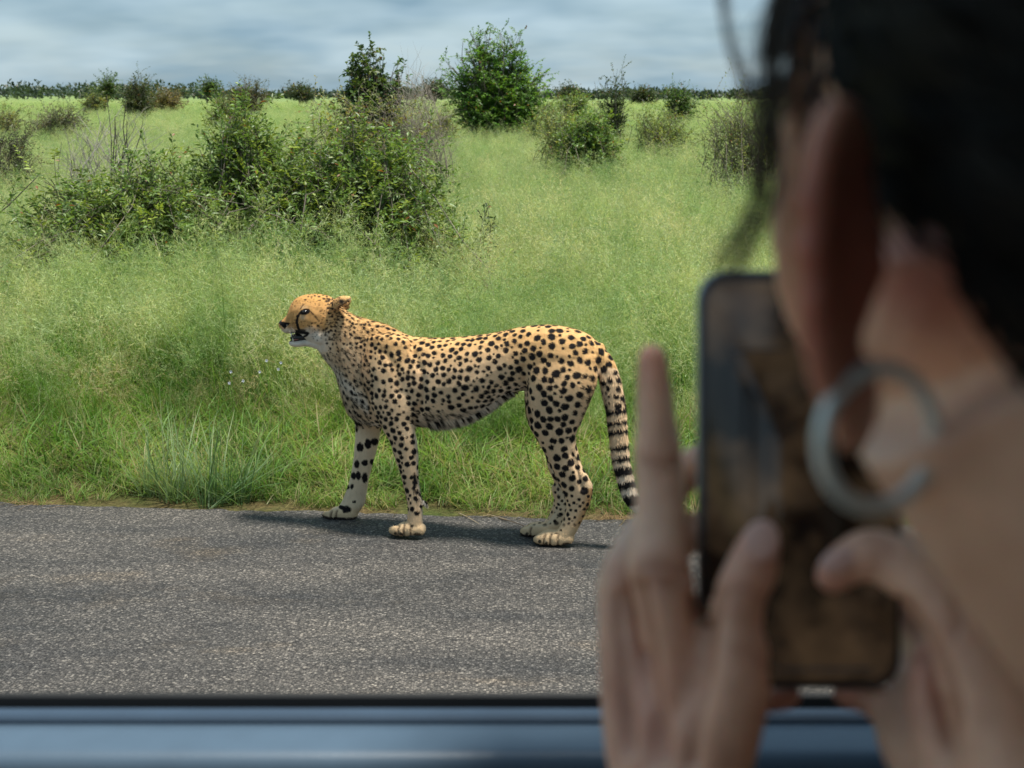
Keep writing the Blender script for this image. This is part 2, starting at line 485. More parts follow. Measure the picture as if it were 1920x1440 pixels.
def build_cheetah():
    mb = MB()
    def body(rows, off=0.0, power=2.2, **kw):
        secs = []
        for row in rows:
            (u1, v1), (u2, v2), w = row[0], row[1], row[2]
            o = row[3] if len(row) > 3 else off
            a, b = sag(u1, v1, o), sag(u2, v2, o)
            secs.append(((a + b) / 2, (a - b) / 2, LAT * w))
        loft(mb, secs, power=power, **kw)
    # trunk, neck to rump
    body([((628, 562), (592, 648), .052), ((655, 587), (612, 676), .056), ((690, 599), (630, 700), .062), ((722, 608), (641, 738), .074),
          ((745, 619), (660, 782), .088), ((770, 630), (712, 800), .104), ((800, 633), (772, 799), .113), ((840, 633), (825, 799), .117),
          ((880, 630), (868, 791), .115), ((920, 625), (914, 768), .104), ((955, 618), (951, 741), .090), ((985, 612), (984, 733), .085),
          ((1023, 608.7), (1028, 745), .094), ((1065, 614), (1072, 745), .094), ((1100, 626), (1104, 735), .076), ((1120, 642), (1116, 712), .048)])
    hind_up = [((985, 650), (1122, 668), .055, .030), ((983, 700), (1118, 716), .064, .050), ((984, 752), (1105, 752), .060, .056),
               ((991, 795), (1085, 800), .049, .056), ((1005, 820), (1079, 824), .041, .055), ((1022, 852), (1084, 848), .035, .053)]
    hind_lo = [((1036, 880), (1092, 876), .031, .052), ((1047, 905), (1106, 898), .026, .050), ((1058, 928), (1112, 916), .024, .049),
               ((1062, 950), (1107, 942), .021, .048), ((1058, 968), (1097, 965), .021, .048), ((1050, 986), (1085, 990), .023, .048), ((1040, 998), (1074, 1008), .026, .048)]
    hpaw = [((1070, 1000), (1068, 1019), .024), ((1047, 995), (1047, 1022), .031), ((1024, 995), (1022, 1021), .037), ((1010, 1002), (1010, 1017), .031)]
    body(hind_up + hind_lo)
    body(hpaw, 0.048, 2.6)
    sh = lambda rows, du, dv: [((r_[0][0] + du, r_[0][1] + dv), (r_[1][0] + du, r_[1][1] + dv)) + tuple(r_[2:3]) + tuple(-x for x in r_[3:4]) for r_ in rows]
    body(sh(hind_up, 0, 0) + sh(hind_lo[:2], -8, -2) + sh(hind_lo[2:], -24, -14))
    body([((a[0] - 25, a[1] - 15), (b[0] - 25, b[1] - 15), w) for a, b, w in hpaw], -0.048, 2.6)
    body([((690, 636), (772, 646), .036, .055), ((674, 690), (782, 700), .042, .070), ((690, 748), (788, 756), .043, .078), ((712, 793), (777, 790), .038, .085),
          ((731, 827), (781, 827), .032, .085), ((739, 853), (784, 852), .029, .085), ((749, 881), (784, 880), .026, .085), ((757, 911), (785, 908), .022, .085),
          ((763, 938), (790, 937), .021, .085), ((765, 962), (792, 962), .022, .085), ((763, 982), (792, 987), .025, .085)])
    body([((790, 982), (790, 1002), .025), ((768, 978), (768, 1003), .032), ((751, 981), (751, 1003), .036), ((740, 988), (740, 1000), .029)], 0.085, 2.6)
    body([((655, 715), (742, 725), .040, -.055), ((662, 768), (726, 773), .039, -.075), ((667, 800), (715, 802), .034, -.088), ((666, 830), (709, 832), .031, -.09),
          ((663, 861), (700, 866), .028, -.09), ((658, 891), (691, 900), .025, -.09), ((649, 921), (687, 928), .023, -.09), ((641, 940), (684, 944), .023, -.09), ((634, 950), (672, 962), .026, -.09)])
    body([((662, 950), (660, 976), .027), ((640, 950), (640, 976), .034), ((624, 953), (623, 975), .037), ((615, 960), (615, 970), .029)], -0.09, 2.6)
    ellipsoid(mb, sag(797, 944, .085), LAT * .008, sag(800, 947, .085) - sag(795, 941, .085), (sag(803, 940, .085) - sag(797, 944, .085)) * .5)
    # toes
    for (u, v, o) in ((1013, 1012, .048), (988, 997, -.048), (742, 994, .085), (617, 966, -.09)):
        for q in range(4):
            oo = (q - 1.5) * .0165
            du = -3 + abs(q - 1.5) * 3.4
            ellipsoid(mb, sag(u + du - 3, v, o + oo), LAT * .0092, AX * .019, np.array([0, 0, .0165]))
    # tail
    body([((1104, 668), (1112, 636), .026, .0), ((1112, 690), (1146, 668), .026, .012), ((1121, 704), (1160, 700), .026, .02), ((1128, 739), (1168, 732), .026, .025), ((1135, 767), (1174, 766), .026, .028),
          ((1139, 800), (1176, 799), .025, .03), ((1143, 828), (1178, 829), .025, .03), ((1147, 863), (1181, 864), .025, .03), ((1154, 892), (1186, 890), .025, .03),
          ((1162, 919), (1192, 913), .024, .03), ((1172, 941), (1198, 931), .022, .03), ((1188, 957), (1208, 944), .018, .03)])
    # head
    body([((640, 574), (606, 652), .052), ((620, 557), (594, 648), .062), ((599, 551.5), (580, 639), .068), ((579, 551.5), (568, 628), .064),
          ((561, 556), (557, 625), .052), ((549.5, 566), (547, 625), .041), ((542, 586), (540, 625), .034), ((533, 597), (533, 622), .029), ((527.5, 602), (529, 616), .020)])
    body([((606, 622), (600, 656), .040), ((584, 632), (580, 649), .035), ((564, 636.5), (562, 650), .029), ((552, 637), (551, 649.5), .026), ((546, 638), (546, 647), .020)], power=2.2)
    # brow ridge, cheeks and muzzle pad on both sides
    for s in (-1, 1):
        ellipsoid(mb, sag(566, 571, s * .030), LAT * .018, AX * .022, np.array([0, 0, .013]))
        ellipsoid(mb, sag(588, 612, s * .045), LAT * .022, AX * .030, np.array([0, 0, .034]))
        ellipsoid(mb, sag(543, 616, s * .017), LAT * .018, AX * .024, np.array([0, 0, .015]))
        ellipsoid(mb, sag(602, 630, s * .040), LAT * .020, AX * .030, np.array([0, 0, .032]))
        # ear: a cupped shell, laid back
        base = sag(630, 577, s * .050); tip = sag(657, 558.5, s * .066)
        d = tip - base; dl = np.linalg.norm(d); dn = d / dl
        up = np.cross(LAT * s, dn); up /= np.linalg.norm(up)
        side = np.cross(dn, up)
        for q in range(7):
            a = (q / 6 - 0.5) * 2.4
            dirv = up * math.cos(a) * 1.0 + side * math.sin(a)
            c1 = base + dirv * .022; c2 = base + d * .5 + dirv * .023; c3 = tip + dirv * .006 - dn * .004
            loft(mb, [(c, np.cross(dn, dirv) * w, dirv * .0042) for c, w in ((c1 - dn * .012, .012), (c1, .013), (c2, .013), (c3, .006))], k=8, sub=3)
    V, NN, F3, F4 = union_remesh('cheetah_body', mb, 0.0036, 4, M_FUR)
    return V, NN, F3, F4

cV, cN, cF3, cF4 = build_cheetah()

def to_sag_px(V):
    """slide every point sideways onto the midline plane, then to photo pixels"""
    W = V - np.outer((V - C0) @ LAT, LAT) - CAMP
    fwd = np.array([0, CP, -SP]); up = np.array([0, SP, CP])
    d = W @ fwd
    return 960 + F_PX * W[:, 0] / d, 720 - F_PX * (W @ up) / d, (V - C0) @ LAT
def to_px(V):
    W = V - CAMP
    d = W @ np.array([0, CP, -SP])
    return 960 + F_PX * W[:, 0] / d, 720 - F_PX * (W @ np.array([0, SP, CP])) / d

def coat_px(V):
    """coordinates for the markings: both flanks share one pattern, each leg has its own"""
    lat = (V - C0) @ LAT
    u, v = to_px(V)
    um, vm = to_px(V - np.outer(2 * np.minimum(lat, 0), LAT))
    k = v < 780
    return np.where(k, um, u), np.where(k, vm, v), lat

def sstep(a, b, x):
    t = np.clip((x - a) / (b - a), 0, 1)
    return t * t * (3 - 2 * t)
def vnoise(P, s, seed=0):
    """cheap smooth noise, -1..1"""
    r_ = np.random.default_rng(seed)
    out = np.zeros(len(P))
    for k in range(5):
        d = r_.normal(size=3) * s * (0.6 + 0.4 * k)
        out += np.sin(P @ d + r_.uniform(0, 6.28))
    return out / 3.0

def colour_cheetah(V, NN):
    pu, pv = to_px(V)
    u, v, lat = coat_px(V)
    n = len(V)
    tan_top = np.array([0.64, 0.385, 0.16]); tan = np.array([0.74, 0.52, 0.31]); cream = np.array([0.72, 0.57, 0.38]); white = np.array([0.76, 0.68, 0.56])
    # torso: height fraction between back and belly lines
    ub = np.array([520, 560, 600, 640, 690, 745, 800, 860, 935, 1000, 1060, 1120, 1200])
    top = np.interp(u, ub, [600, 556, 551, 575, 599, 620, 633, 632, 622, 610, 614, 645, 700])
    bot = np.interp(u, ub, [660, 660, 670, 740, 860, 900, 812, 806, 770, 960, 1000, 1000, 1000])
    h = np.clip((v - top) / (bot - top), 0, 1)
    c = tan_top + (tan - tan_top) * sstep(0.02, 0.45, h)[:, None]
    c = c + (cream - c) * sstep(0.62, 1.0, h)[:, None]
    # underside by normal
    c = c + (white - c) * (sstep(0.35, 0.85, -NN[:, 2]) * (v < 830) * (u > 560) * 0.8)[:, None]
    # throat and chest white
    thr = sstep(18, 0, np.abs((u - 600) * 0.75 - (v - 655) * 0.72 + 12)) * (v > 630) * (v < 790) * (u < 690)
    c = c + (white - c) * (thr * 0.75 * sstep(-0.1, 0.5, -NN @ AX + .35))[:, None]
    # legs
    leg = sstep(795, 830, v)
    lc = np.where((u < 1120)[:, None], tan * 0.98, c)
    inner = (u < 720) | ((np.abs(lat) < 0.03) & (u < 1120))
    lc = np.where(inner[:, None], cream, lc)
    nearfront = (u > 725) & (u < 830) & (v > 800)
    rear_pale = sstep(0, 14, u - np.interp(v, [800, 850, 900, 950, 1000], [768, 775, 776, 782, 790])) * nearfront
    lc = lc + (white - lc) * (rear_pale * 0.8)[:, None]
    c = np.where((u < 1120)[:, None], c + (lc - c) * leg[:, None], c)
    # rusty back of the shank
    hk = (u > 1000) & (u < 1125) & (v > 915)
    rust = sstep(-16, 4, u - np.interp(v, [915, 945, 975, 1010], [1108, 1100, 1088, 1070])) * hk
    c = c + (np.array([0.42, 0.22, 0.075]) - c) * (rust * 0.85)[:, None]
    pawm = np.where(u < 720, sstep(945, 960, v), np.where(u < 900, sstep(975, 988, v), sstep(978, 994, v))) * (u < 1110)
    pc = np.array([0.66, 0.47, 0.27])
    c = c + (pc - c) * (pawm * 0.8)[:, None]
    pad = V[:, 2] < ROAD_Z + 0.011
    c = np.where((pad & (pawm > .5))[:, None], np.array([0.05, 0.035, 0.03]), c)
    # tail underside pale towards the tip
    tl = (u > 1118) & (v > 690)
    c = np.where(tl[:, None], tan + (white - tan) * (np.clip((v - 830) / 110, 0, 1) * 0.8)[:, None], c)
    c = np.where((tl & (v > 948))[:, None], white, c)
    # face
    face = sstep(652, 606, u + 9 * vnoise(V, 70, 33)) * (v < 660)
    fc = np.tile(np.array([0.60, 0.325, 0.118]), (n, 1)) * (1 + .14 * vnoise(V, 120, 70) + .10 * vnoise(V, 300, 71))[:, None]
    fc = fc + (np.array([0.50, 0.27, 0.09]) - fc) * sstep(575, 560, v)[:, None]
    muzz = sstep(606, 628, v - (u - 545) * 0.06 + 4 * vnoise(V, 110, 72)) * sstep(645, 590, u)
    fc = fc + (white - fc) * (muzz * 0.95)[:, None]
    under = np.exp(-(((u - 567) / 6) ** 2 + ((v - 595) / 4.5) ** 2))
    fc = fc + (white - fc) * (under * 0.3)[:, None]
    ab = np.exp(-(((u - 570) / 7) ** 2 + ((v - 576) / 3) ** 2))
    fc = fc + (cream - fc) * (ab * 0.3)[:, None]
    c = c + (fc - c) * face[:, None]
    c *= (1 + 0.07 * vnoise(V, 25, 3) + 0.05 * vnoise(V, 90, 5))[:, None]
    # ---------------- spots
    rg = np.random.default_rng(11)
    order = rg.permutation(n)[:26000]
    sp, srad = [], []
    U, VV, LA = u[order], v[order], lat[order]
    P = V[order]
    SP_ = np.zeros((2600, 3)); SR = np.zeros(2600); ns = 0
    for k in range(len(order)):
        uu, vv = U[k], VV[k]
        if uu > 1118 and vv > 685:
            if vv > 765: continue
            rad, gap = 0.0105, 0.034
        elif uu < 612 and vv < 665: continue
        elif uu < 640 and vv < 670:
            rad, gap = 0.0040, 0.019
        elif LA[k] < -.02 and vv > 805 and uu < 720: continue
        elif uu < 690 and vv < 700:
            f = (uu - 625) / 65
            rad, gap = 0.0048 + 0.002 * max(f, 0), 0.0175 + 0.006 * max(f, 0)
        elif vv > 800 and uu < 900:
            if vv > 965 or (uu < 720 and vv > 905): continue
            rad, gap = (0.0095, 0.030) if uu > 720 else (0.011, 0.042)
        elif vv > 930:
            if vv > 985: continue
            rad, gap = 0.0062, 0.030
        elif uu > 990:
            rad, gap = 0.0122, 0.0365
        else:
            f = np.clip((uu - 690) / 250, 0, 1)
            rad, gap = 0.0083 + 0.002 * f, 0.0262 + 0.0055 * f
        if uu < 655 and vv > 640 and vv < 800 and rg.random() < 0.5: continue
        rad *= rg.uniform(0.82, 1.16)
        small = rg.random() < 0.10
        if small: rad *= 0.5; gap *= 0.72
        gap *= rg.uniform(0.88, 1.12)
        if ns:
            d = np.linalg.norm(SP_[:ns] - P[k], axis=1)
            if (d < np.maximum(gap * 0.34 + SR[:ns] * 0.98, (rad + SR[:ns]) * 1.12)).any(): continue
        SP_[ns] = P[k]; SR[ns] = rad; ns += 1
        if ns >= 2590: break
    kd = kdtree.KDTree(ns)
    for k in range(ns): kd.insert(SP_[k], k)
    kd.balance()
    dark = np.zeros(n)
    wob = 1.06 * (1 + 0.09 * vnoise(V, 210, 8) + 0.05 * vnoise(V, 420, 9))
    ang = rg.uniform(0, 3.14, ns); el = rg.uniform(0.82, 1.25, ns)
    for i_ in range(n):
        best = 0.0
        x = V[i_]
        for (co, idx, dist) in kd.find_n(x, 2):
            if dist > 0.03: continue
            d = x - SP_[idx]
            a = d @ AX; z = d[2]
            ca, sa = math.cos(ang[idx]), math.sin(ang[idx])
            p = a * ca + z * sa
            e = el[idx]
            dd = math.sqrt(max(dist * dist + p * p * (1 / (e * e) - 1), 0))
            q = dd / (SR[idx] * wob[i_])
            best = max(best, 1 - (q - 0.88) / 0.22)
        dark[i_] = min(max(best, 0), 1)
    dark *= 1 - pawm * 0.9
    dark *= ~((u < 700) & (v > 905))
    for (cu, cv, ru, rv) in ((1012, 1015, 3.5, 4), (1025, 1019, 3, 3), (1062, 1021, 9, 4), (988, 1001, 3, 3), (741, 999, 3, 4), (752, 1001, 4, 3), (783, 1002, 8, 3.5),
                             (640, 975, 10, 3), (628, 973, 4, 4), (1043, 1000, 4, 1.5), (1052, 994, 3, 2), (1049, 966, 5, 4), (1043, 981, 5, 4), (760, 975, 4, 3), (773, 986, 3, 3)):  # shade of toe gaps and paw bottoms put into the colour, plus leg marks
        m = ((pu - cu) / ru) ** 2 + ((pv - cv) / rv) ** 2
        dark = np.maximum(dark, (1 - sstep(.5, 1.4, m)) * .9)
    # tail rings on the lower half
    tpos = v + 0.15 * (u - 1160)
    for (cv, hw) in ((770, 4.5), (791, 5), (812, 5), (838, 6), (862, 6.5), (885, 8), (911, 8.5), (941, 11)):
        tw = np.abs(tpos - cv + 3.5 * vnoise(V, 60, 21)) / hw
        dark = np.maximum(dark, np.where(tl, 1 - sstep(0.75, 1.1, tw), 0))
    # bars on the inside of the far foreleg
    for (cu, cv, ru, rv) in ((668, 790, 9, 6), (690, 783, 14, 9), (675, 838, 7, 9), (690, 832, 7, 10), (702, 828, 8, 7), (669, 870, 5, 8), (684, 868, 6, 6), (698, 866, 5, 6),
                             (663, 892, 5, 7), (672, 891, 5, 9), (684, 896, 6, 10), (652, 913, 4, 5), (660, 912, 4, 5), (650, 955, 9, 7), (640, 951, 5, 4), (664, 941, 4, 3)):
        m = ((pu - cu) / ru) ** 2 + ((pv - cv) / rv) ** 2
        dark = np.maximum(dark, np.where((lat < -.02), 1 - sstep(.7, 1.2, m + .25 * vnoise(V, 180, 61)), 0))
    # dark stripe down the near foreleg
    dl = np.abs(u - np.interp(v, [880, 945], [777, 776]))
    dark = np.maximum(dark, (1 - sstep(1.5, 4.0, dl + 1.2 * vnoise(V, 150, 50) + 3 * sstep(916, 934, v))) * sstep(884, 892, v) * (v < 934) * (u < 830) * (lat > 0))
    # face marks: eye line, tear stripe, lips, nose, ear back, freckles
    def stroke(pts, w):
        pts = np.array(pts, float); best = np.full(n, 1e9)
        for a, b in zip(pts[:-1], pts[1:]):
            ab = b - a; t = np.clip(((u - a[0]) * ab[0] + (v - a[1]) * ab[1]) / (ab @ ab), 0, 1)
            best = np.minimum(best, np.hypot(u - a[0] - t * ab[0], v - a[1] - t * ab[1]))
        return (1 - sstep(w * .7, w * 1.25, best)) * (u < 630) * (v < 660)
    dark = np.maximum(dark, stroke([(563, 586.5), (558.5, 593), (556.5, 602), (558, 611), (561, 619)], 2.5 + .8 * vnoise(V, 200, 73)))
    eyem = ((u - 572) / 10.5) ** 2 + ((v - 584.5 + (u - 572) * .15) / 6.2) ** 2
    dark = np.maximum(dark, (1 - sstep(.7, 1.15, eyem)) * (np.abs(lat) > .02) * (u < 600))
    dark = np.maximum(dark, stroke([(581, 583), (590, 592), (598, 602)], 1.7) * (.75 + .25 * vnoise(V, 300, 90)))
    dark = np.maximum(dark, stroke([(563, 579), (570, 570)], 1.2) * .7)
    dark = np.maximum(dark, stroke([(556, 621), (566, 623), (577, 625)], 3.0))
    dark = np.maximum(dark, stroke([(545, 638.5), (560, 637), (576, 628)], 2.2))
    lipm = ((u - 566 + (v - 621) * .3) / 9.5) ** 2 + ((v - 622) / 5.5) ** 2
    dark = np.maximum(dark, (1 - sstep(.55, 1.2, lipm + .3 * vnoise(V, 250, 93))) * .92)
    for (fu, fv, fw) in ((607, 560, 2.2), (612, 565, 2.4), (618, 561, 2.0), (606, 553, 1.8), (598, 556, 2.0), (590, 554, 1.6), (600, 563, 1.5), (622, 568, 2.2), (584, 557, 1.5), (573, 562, 1.8), (578, 556, 1.4), (591, 605, 1.6), (596, 611, 2.2), (606, 619, 2.4), (612, 616, 2.4), (585, 606, 1.5), (580, 612, 1.6), (602, 606, 1.8), (610, 628, 2.4), (616, 622, 2.2), (618, 636, 2.6), (613, 644, 2.4)):
        dark = np.maximum(dark, (1 - sstep(.6, 1.25, np.hypot((u - fu) / 1.25, v - fv) / fw)) * .95)
    mouth = (u > 546) & (u < 577) & (v > 622) & (v < 637.5) & (np.abs(lat) < 0.031)
    dark = np.where(mouth, 1, dark)  # mouth opening painted black for the shade inside
    nose = (u < 544) & (v > 602 + (u - 526) * .2) & (v < 617) & (u < 534 + (617 - v) * .9) & (u > 534 - (617 - v) * 1.1)
    dark = np.where(nose, 1, dark)
    earm = np.exp(-(((u - 640) / 7) ** 2 + ((v - 565) / 5) ** 2) ** 2) * (np.abs(lat) > .045)
    dark = np.maximum(dark * (1 - ((u > 630) & (v < 582) & (np.abs(lat) > .05) & (u < 662))), earm)
    for k in range(330):
        fu, fv = rg.uniform(548, 645), rg.uniform(550, 640)
        if 560 < fu < 600 and 572 < fv < 600: continue
        if fv > 618 and fu < 585: continue
        w = rg.uniform(0.6, 1.3) * (1.25 if fu > 605 else 1)
        m = np.hypot((u - fu) / 1.3, v - fv) / w
        dark = np.maximum(dark, (1 - sstep(.6, 1.3, m)) * 0.8 * (u < 640))
    for fv in (607, 610, 614):
        for fu in range(545, 556, 4):
            m = np.hypot(u - fu, v - fv); dark = np.maximum(dark, (1 - sstep(.5, 1.3, m)) * .5)
    black = np.array([0.012, 0.010, 0.010])
    c = c + (black - c) * dark[:, None]
    return np.clip(c, 0.004, 0.9), dark

def carve(V, NN):
    """grooves between the toes of the near paws, and folds behind elbow and stifle"""
    pu, pv = to_px(V); lat = (V - C0) @ LAT
    out = V.copy(); tot = np.zeros(len(V))
    for pts, w, dep, sgn in (([(1022, 1003), (1019, 1012), (1019, 1022)], 2.2, .006, 1), ([(1034, 1001), (1031, 1010), (1031, 1022)], 2.2, .006, 1), ([(1047, 1003), (1045, 1012), (1046, 1022)], 2.0, .004, 1),
                        ([(748, 986), (746, 993), (746, 1003)], 2.2, .006, 1), ([(758, 984), (756, 993), (757, 1003)], 2.2, .006, 1), ([(770, 986), (769, 994), (770, 1003)], 2.0, .004, 1),
                        ([(622, 958), (620, 966), (620, 976)], 2.2, .006, -1), ([(632, 957), (630, 966), (631, 976)], 2.0, .005, -1), ([(996, 989), (994, 997), (995, 1007)], 2.2, .006, -1),
                        ([(772, 650), (790, 700), (792, 750), (778, 790)], 7, .008, 1), ([(980, 690), (985, 740), (995, 790)], 8, .010, 1), ([(700, 640), (690, 690), (700, 740)], 9, .006, 1),
                        ([(1074, 850), (1084, 885), (1092, 915)], 5, .007, 1), ([(720, 660), (742, 690), (748, 735)], 8, .006, 1)):
        best = np.full(len(V), 1e9); P = np.array(pts, float)
        for a, b in zip(P[:-1], P[1:]):
            ab = b - a; t = np.clip(((pu - a[0]) * ab[0] + (pv - a[1]) * ab[1]) / (ab @ ab), 0, 1)
            best = np.minimum(best, np.hypot(pu - a[0] - t * ab[0], pv - a[1] - t * ab[1]))
        m = np.exp(-(best / w) ** 2) * ((lat * sgn > .0) if sgn > 0 else (lat < 0)) * (NN[:, 1] < .3)
        out -= NN * (m * dep)[:, None]
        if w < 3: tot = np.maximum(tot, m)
    return out, tot
cV, cG = carve(cV, cN)
cC, cD = colour_cheetah(cV, cN)
cC = cC + (np.array([0.06, 0.04, 0.03]) - cC) * (np.clip(cG, 0, 1) * .75)[:, None]  # toe grooves darkened in the colour to deepen their shade
cheetah = empty('cheetah', tuple(C0 + np.array([0, 0, ROAD_Z])))
tag(cheetah, 'spotted cheetah walking along the road edge with its mouth open', 'cheetah')
o = mesh_np('body', cV, [cF3, cF4], M_FUR, None, cC, smooth=True); adopt(o, cheetah)

def build_fur():
    rg = np.random.default_rng(5)
    u, v, lat = coat_px(cV)
    n = len(cV)
    L = np.full(n, 0.0085)
    belly = (u > 770) & (u < 975) & (v > 770)
    L = np.where(belly, 0.020, L)
    bl2 = (u > 800) & (u < 960) & (v > np.interp(u, [800, 868, 914, 951], [790, 783, 762, 735])); L = np.where(bl2, 0.023, L)
    L = np.where((u < 690) & (u > 600) & (v > 650) & (v < 800), 0.016, L)
    L = np.where((u > 620) & (u < 730) & (v < 640), 0.013, L)
    L = np.where((u > 1118) & (v > 690), 0.013, L)
    L = np.where((u < 625) & (v < 660), 0.0045, L)
    L = np.where((u > 628) & (u < 665) & (v < 584) & (np.abs(lat) > .045), 0.004, L)
    L = np.where((v > 800) & (u < 1118), 0.0065, L)
    L = np.where((u > 778) & (u < 830) & (v > 880) & (v < 955), 0.013, L)
    L = np.where((v > 900) & (u < 1118) & (u > 850), 0.005, L)
    L = np.where((u > 1085) & (u < 1118) & (v > 700) & (v < 800), 0.014, L)
    m = 210000
    idx = rg.integers(0, n, m)
    Nn = cN[idx]
    flow = np.zeros((m, 3))
    torso = ((v[idx] < 800) & (u[idx] < 1118))[:, None]
    flow = np.where(torso, AX * 0.85 + np.array([0, 0, -0.45]), np.array([0, 0, -1.0]) + AX * 0.15)
    flow = flow + rg.normal(size=(m, 3)) * 0.20
    flow -= Nn * np.einsum('ij,ij->i', flow, Nn)[:, None]
    flow /= np.linalg.norm(flow, axis=1, keepdims=True) + 1e-9
    d = flow * 0.93 + Nn * rg.uniform(0.12, 0.45, (m, 1))
    hang = bl2[idx][:, None]
    d = np.where(hang, d * 0.6 + np.array([0.15, 0, -0.8]), d)
    Ls = L[idx] * rg.uniform(0.6, 1.25, m)
    side = np.cross(d, Nn); side /= np.linalg.norm(side, axis=1, keepdims=True) + 1e-9
    root = cV[idx] + rg.normal(size=(m, 3)) * 0.0012 - Nn * 0.0012
    w = np.where(Ls > 0.012, 0.0011, 0.0009)
    A = root - side * w[:, None]; B = root + side * w[:, None]; T = root + d * Ls[:, None]
    V = np.stack([A, B, T], 1).reshape(-1, 3)
    cc = cC[idx] * rg.uniform(0.82, 1.14, (m, 1))
    C = np.repeat(cc, 3, axis=0)
    F = np.arange(m * 3).reshape(-1, 3)
    ob = mesh_np('fur', V, [F], M_FUR, None, C)
    ob['kind'] = 'stuff'
    adopt(ob, cheetah)
build_fur()

# eyes, nose leather, teeth, whiskers
M_EYE = plain('eye', (0.010, 0.007, 0.005), 0.08, 0.8)
M_TOOTH = plain('tooth', (0.75, 0.70, 0.58), 0.35, 0.5)
M_TONGUE = plain('tongue', (0.35, 0.12, 0.11), 0.4, 0.5)
_u, _v = to_px(cV); _l = (cV - C0) @ LAT
_k = (np.hypot(_u - 571, _v - 584.5) < 4) & (_l > 0)
EYE_LAT = float(np.median(_l[_k])) - .001
for s in (-1, 1):
    mb = MB(); ellipsoid(mb, sag(571, 584.5, s * EYE_LAT), LAT * .006, AX * .0105, np.array([0, 0, .0065]))
    adopt(mb.build('eye', M_EYE, None, smooth=True), cheetah)
mb = MB(); ellipsoid(mb, sag(528.5, 605, 0), LAT * .017, AX * .009, np.array([0, 0, .009]))
adopt(mb.build('nose', M_NOSE, None, smooth=True), cheetah)
for s in (-1, 1):
    for (a, b) in (((546, 624), (547, 632)), ((550, 640), (548.5, 633))):
        mb = MB(); p, q = sag(*a, s * .023), sag(*b, s * .022)
        mb.tube([p, (p + q) / 2, q], [.0032, .0028, .0006], 6)
        adopt(mb.build('tooth', M_TOOTH, None, smooth=True), cheetah)
mb = MB(); loft(mb, [(sag(x, y, 0), np.array([0, 0, h_]), LAT * w_) for x, y, h_, w_ in ((584, 629, .010, .030), (570, 631, .013, .026), (556, 632, .014, .021), (549, 632.5, .011, .014))])  # black filler standing for the shade inside the open mouth
adopt(mb.build('mouth_dark_fill', M_NOSE, None, smooth=True), cheetah)
mb = MB(); loft(mb, [(sag(x, y, .006), np.array([0, 0, .005]), LAT * .015) for x, y in ((582, 632), (566, 634.5), (552, 636))])
adopt(mb.build('tongue', M_TONGUE, None, smooth=True), cheetah)
mb = MB(); rg = np.random.default_rng(2)
for s in (-1, 1):
    for k in range(5):
        p = sag(541 + rg.uniform(-3, 6), 611 + rg.uniform(-4, 5), s * .028)
        q = p + (AX * rg.uniform(.01, .05) + LAT * s * .05 + np.array([0, 0, rg.uniform(-.045, .0)]))
        mb.tube([p, (p + q) / 2 + np.array([0, 0, .005]), q], [.00025, .0002, .0001], 3)
o = mb.build('whiskers', M_TOOTH, None); o['kind'] = 'stuff'; adopt(o, cheetah)

# ------------------------------------------------------------------ the car the picture is taken from
M_PAINT = plain('blue_car_paint', (0.035, 0.06, 0.095), 0.45, 0.6, 0.0, var=0.06, vscale=30)
M_TRIM = plain('door_trim_plastic', (0.060, 0.095, 0.135), 0.36, 0.6, bump=0.15, bscale=900, var=0.05, vscale=40)
M_PANEL = plain('dark_blue_panel', (0.018, 0.032, 0.055), 0.5, 0.4, bump=0.2, bscale=800)
M_LINER = plain('headliner', (0.30, 0.28, 0.25), 0.95, 0.1, bump=0.3, bscale=600)
M_SEAT = plain('seat_fabric', (0.52, 0.40, 0.28), 0.9, 0.15, bump=0.4, bscale=500, var=0.15)
M_DARK = plain('dark_plastic', (0.022, 0.023, 0.025), 0.6, 0.3, bump=0.2, bscale=700)
M_CARPET = plain('carpet', (0.03, 0.03, 0.032), 1.0, 0.05, bump=0.5, bscale=400)
M_RIM = plain('wheel_rim', (0.5, 0.5, 0.52), 0.35, 0.5, 0.8)
M_TYRE = plain('tyre', (0.02, 0.02, 0.021), 0.85, 0.2, bump=0.3, bscale=150)

car = empty('parked_car', (0, 0, ROAD_Z))
tag(car, 'blue car with its window lowered, its sill below the hands holding the phone', 'car')
def extrude_x(prof, x0, x1, name, mat, smooth=False, nseg=1):
    """closed (y,z) profile swept along the car"""
    p = np.array(prof, float); k = len(p)
    xs_ = np.linspace(x0, x1, nseg + 1)
    V = np.concatenate([np.column_stack([np.full(k, x), p[:, 0], p[:, 1]]) for x in xs_])
    F = [(i * k + j, i * k + (j + 1) % k, (i + 1) * k + (j + 1) % k, (i + 1) * k + j) for i in range(nseg) for j in range(k)]
    me = bpy.data.meshes.new(name)
    F = F + [tuple(range(k))[::-1], tuple(nseg * k + np.arange(k))]
    me.from_pydata([tuple(v_) for v_ in V], [], [tuple(int(a) for a in f) for f in F])
    me.update()
    me.materials.append(mat)
    ob = bpy.data.objects.new(name, me); COL.objects.link(ob)
    if smooth:
        for pl in me.polygons: pl.use_smooth = len(pl.vertices) == 4
    adopt(ob, car)
    return ob
def cbox(name, mat, *b, bevel=0.0):
    m_ = MB(); m_.box(*b)
    ob = m_.build(name, mat)
    if bevel:
        md = ob.modifiers.new('b', 'BEVEL'); md.width = bevel; md.segments = 3
    adopt(ob, car); return ob
SZ = 1.2194                                              # height of the window sill
def arc(cy, cz, r_, a0, a1, n_=8):
    return [(cy + r_ * math.cos(RAD(a)), cz + r_ * math.sin(RAD(a))) for a in np.linspace(a0, a1, n_)]
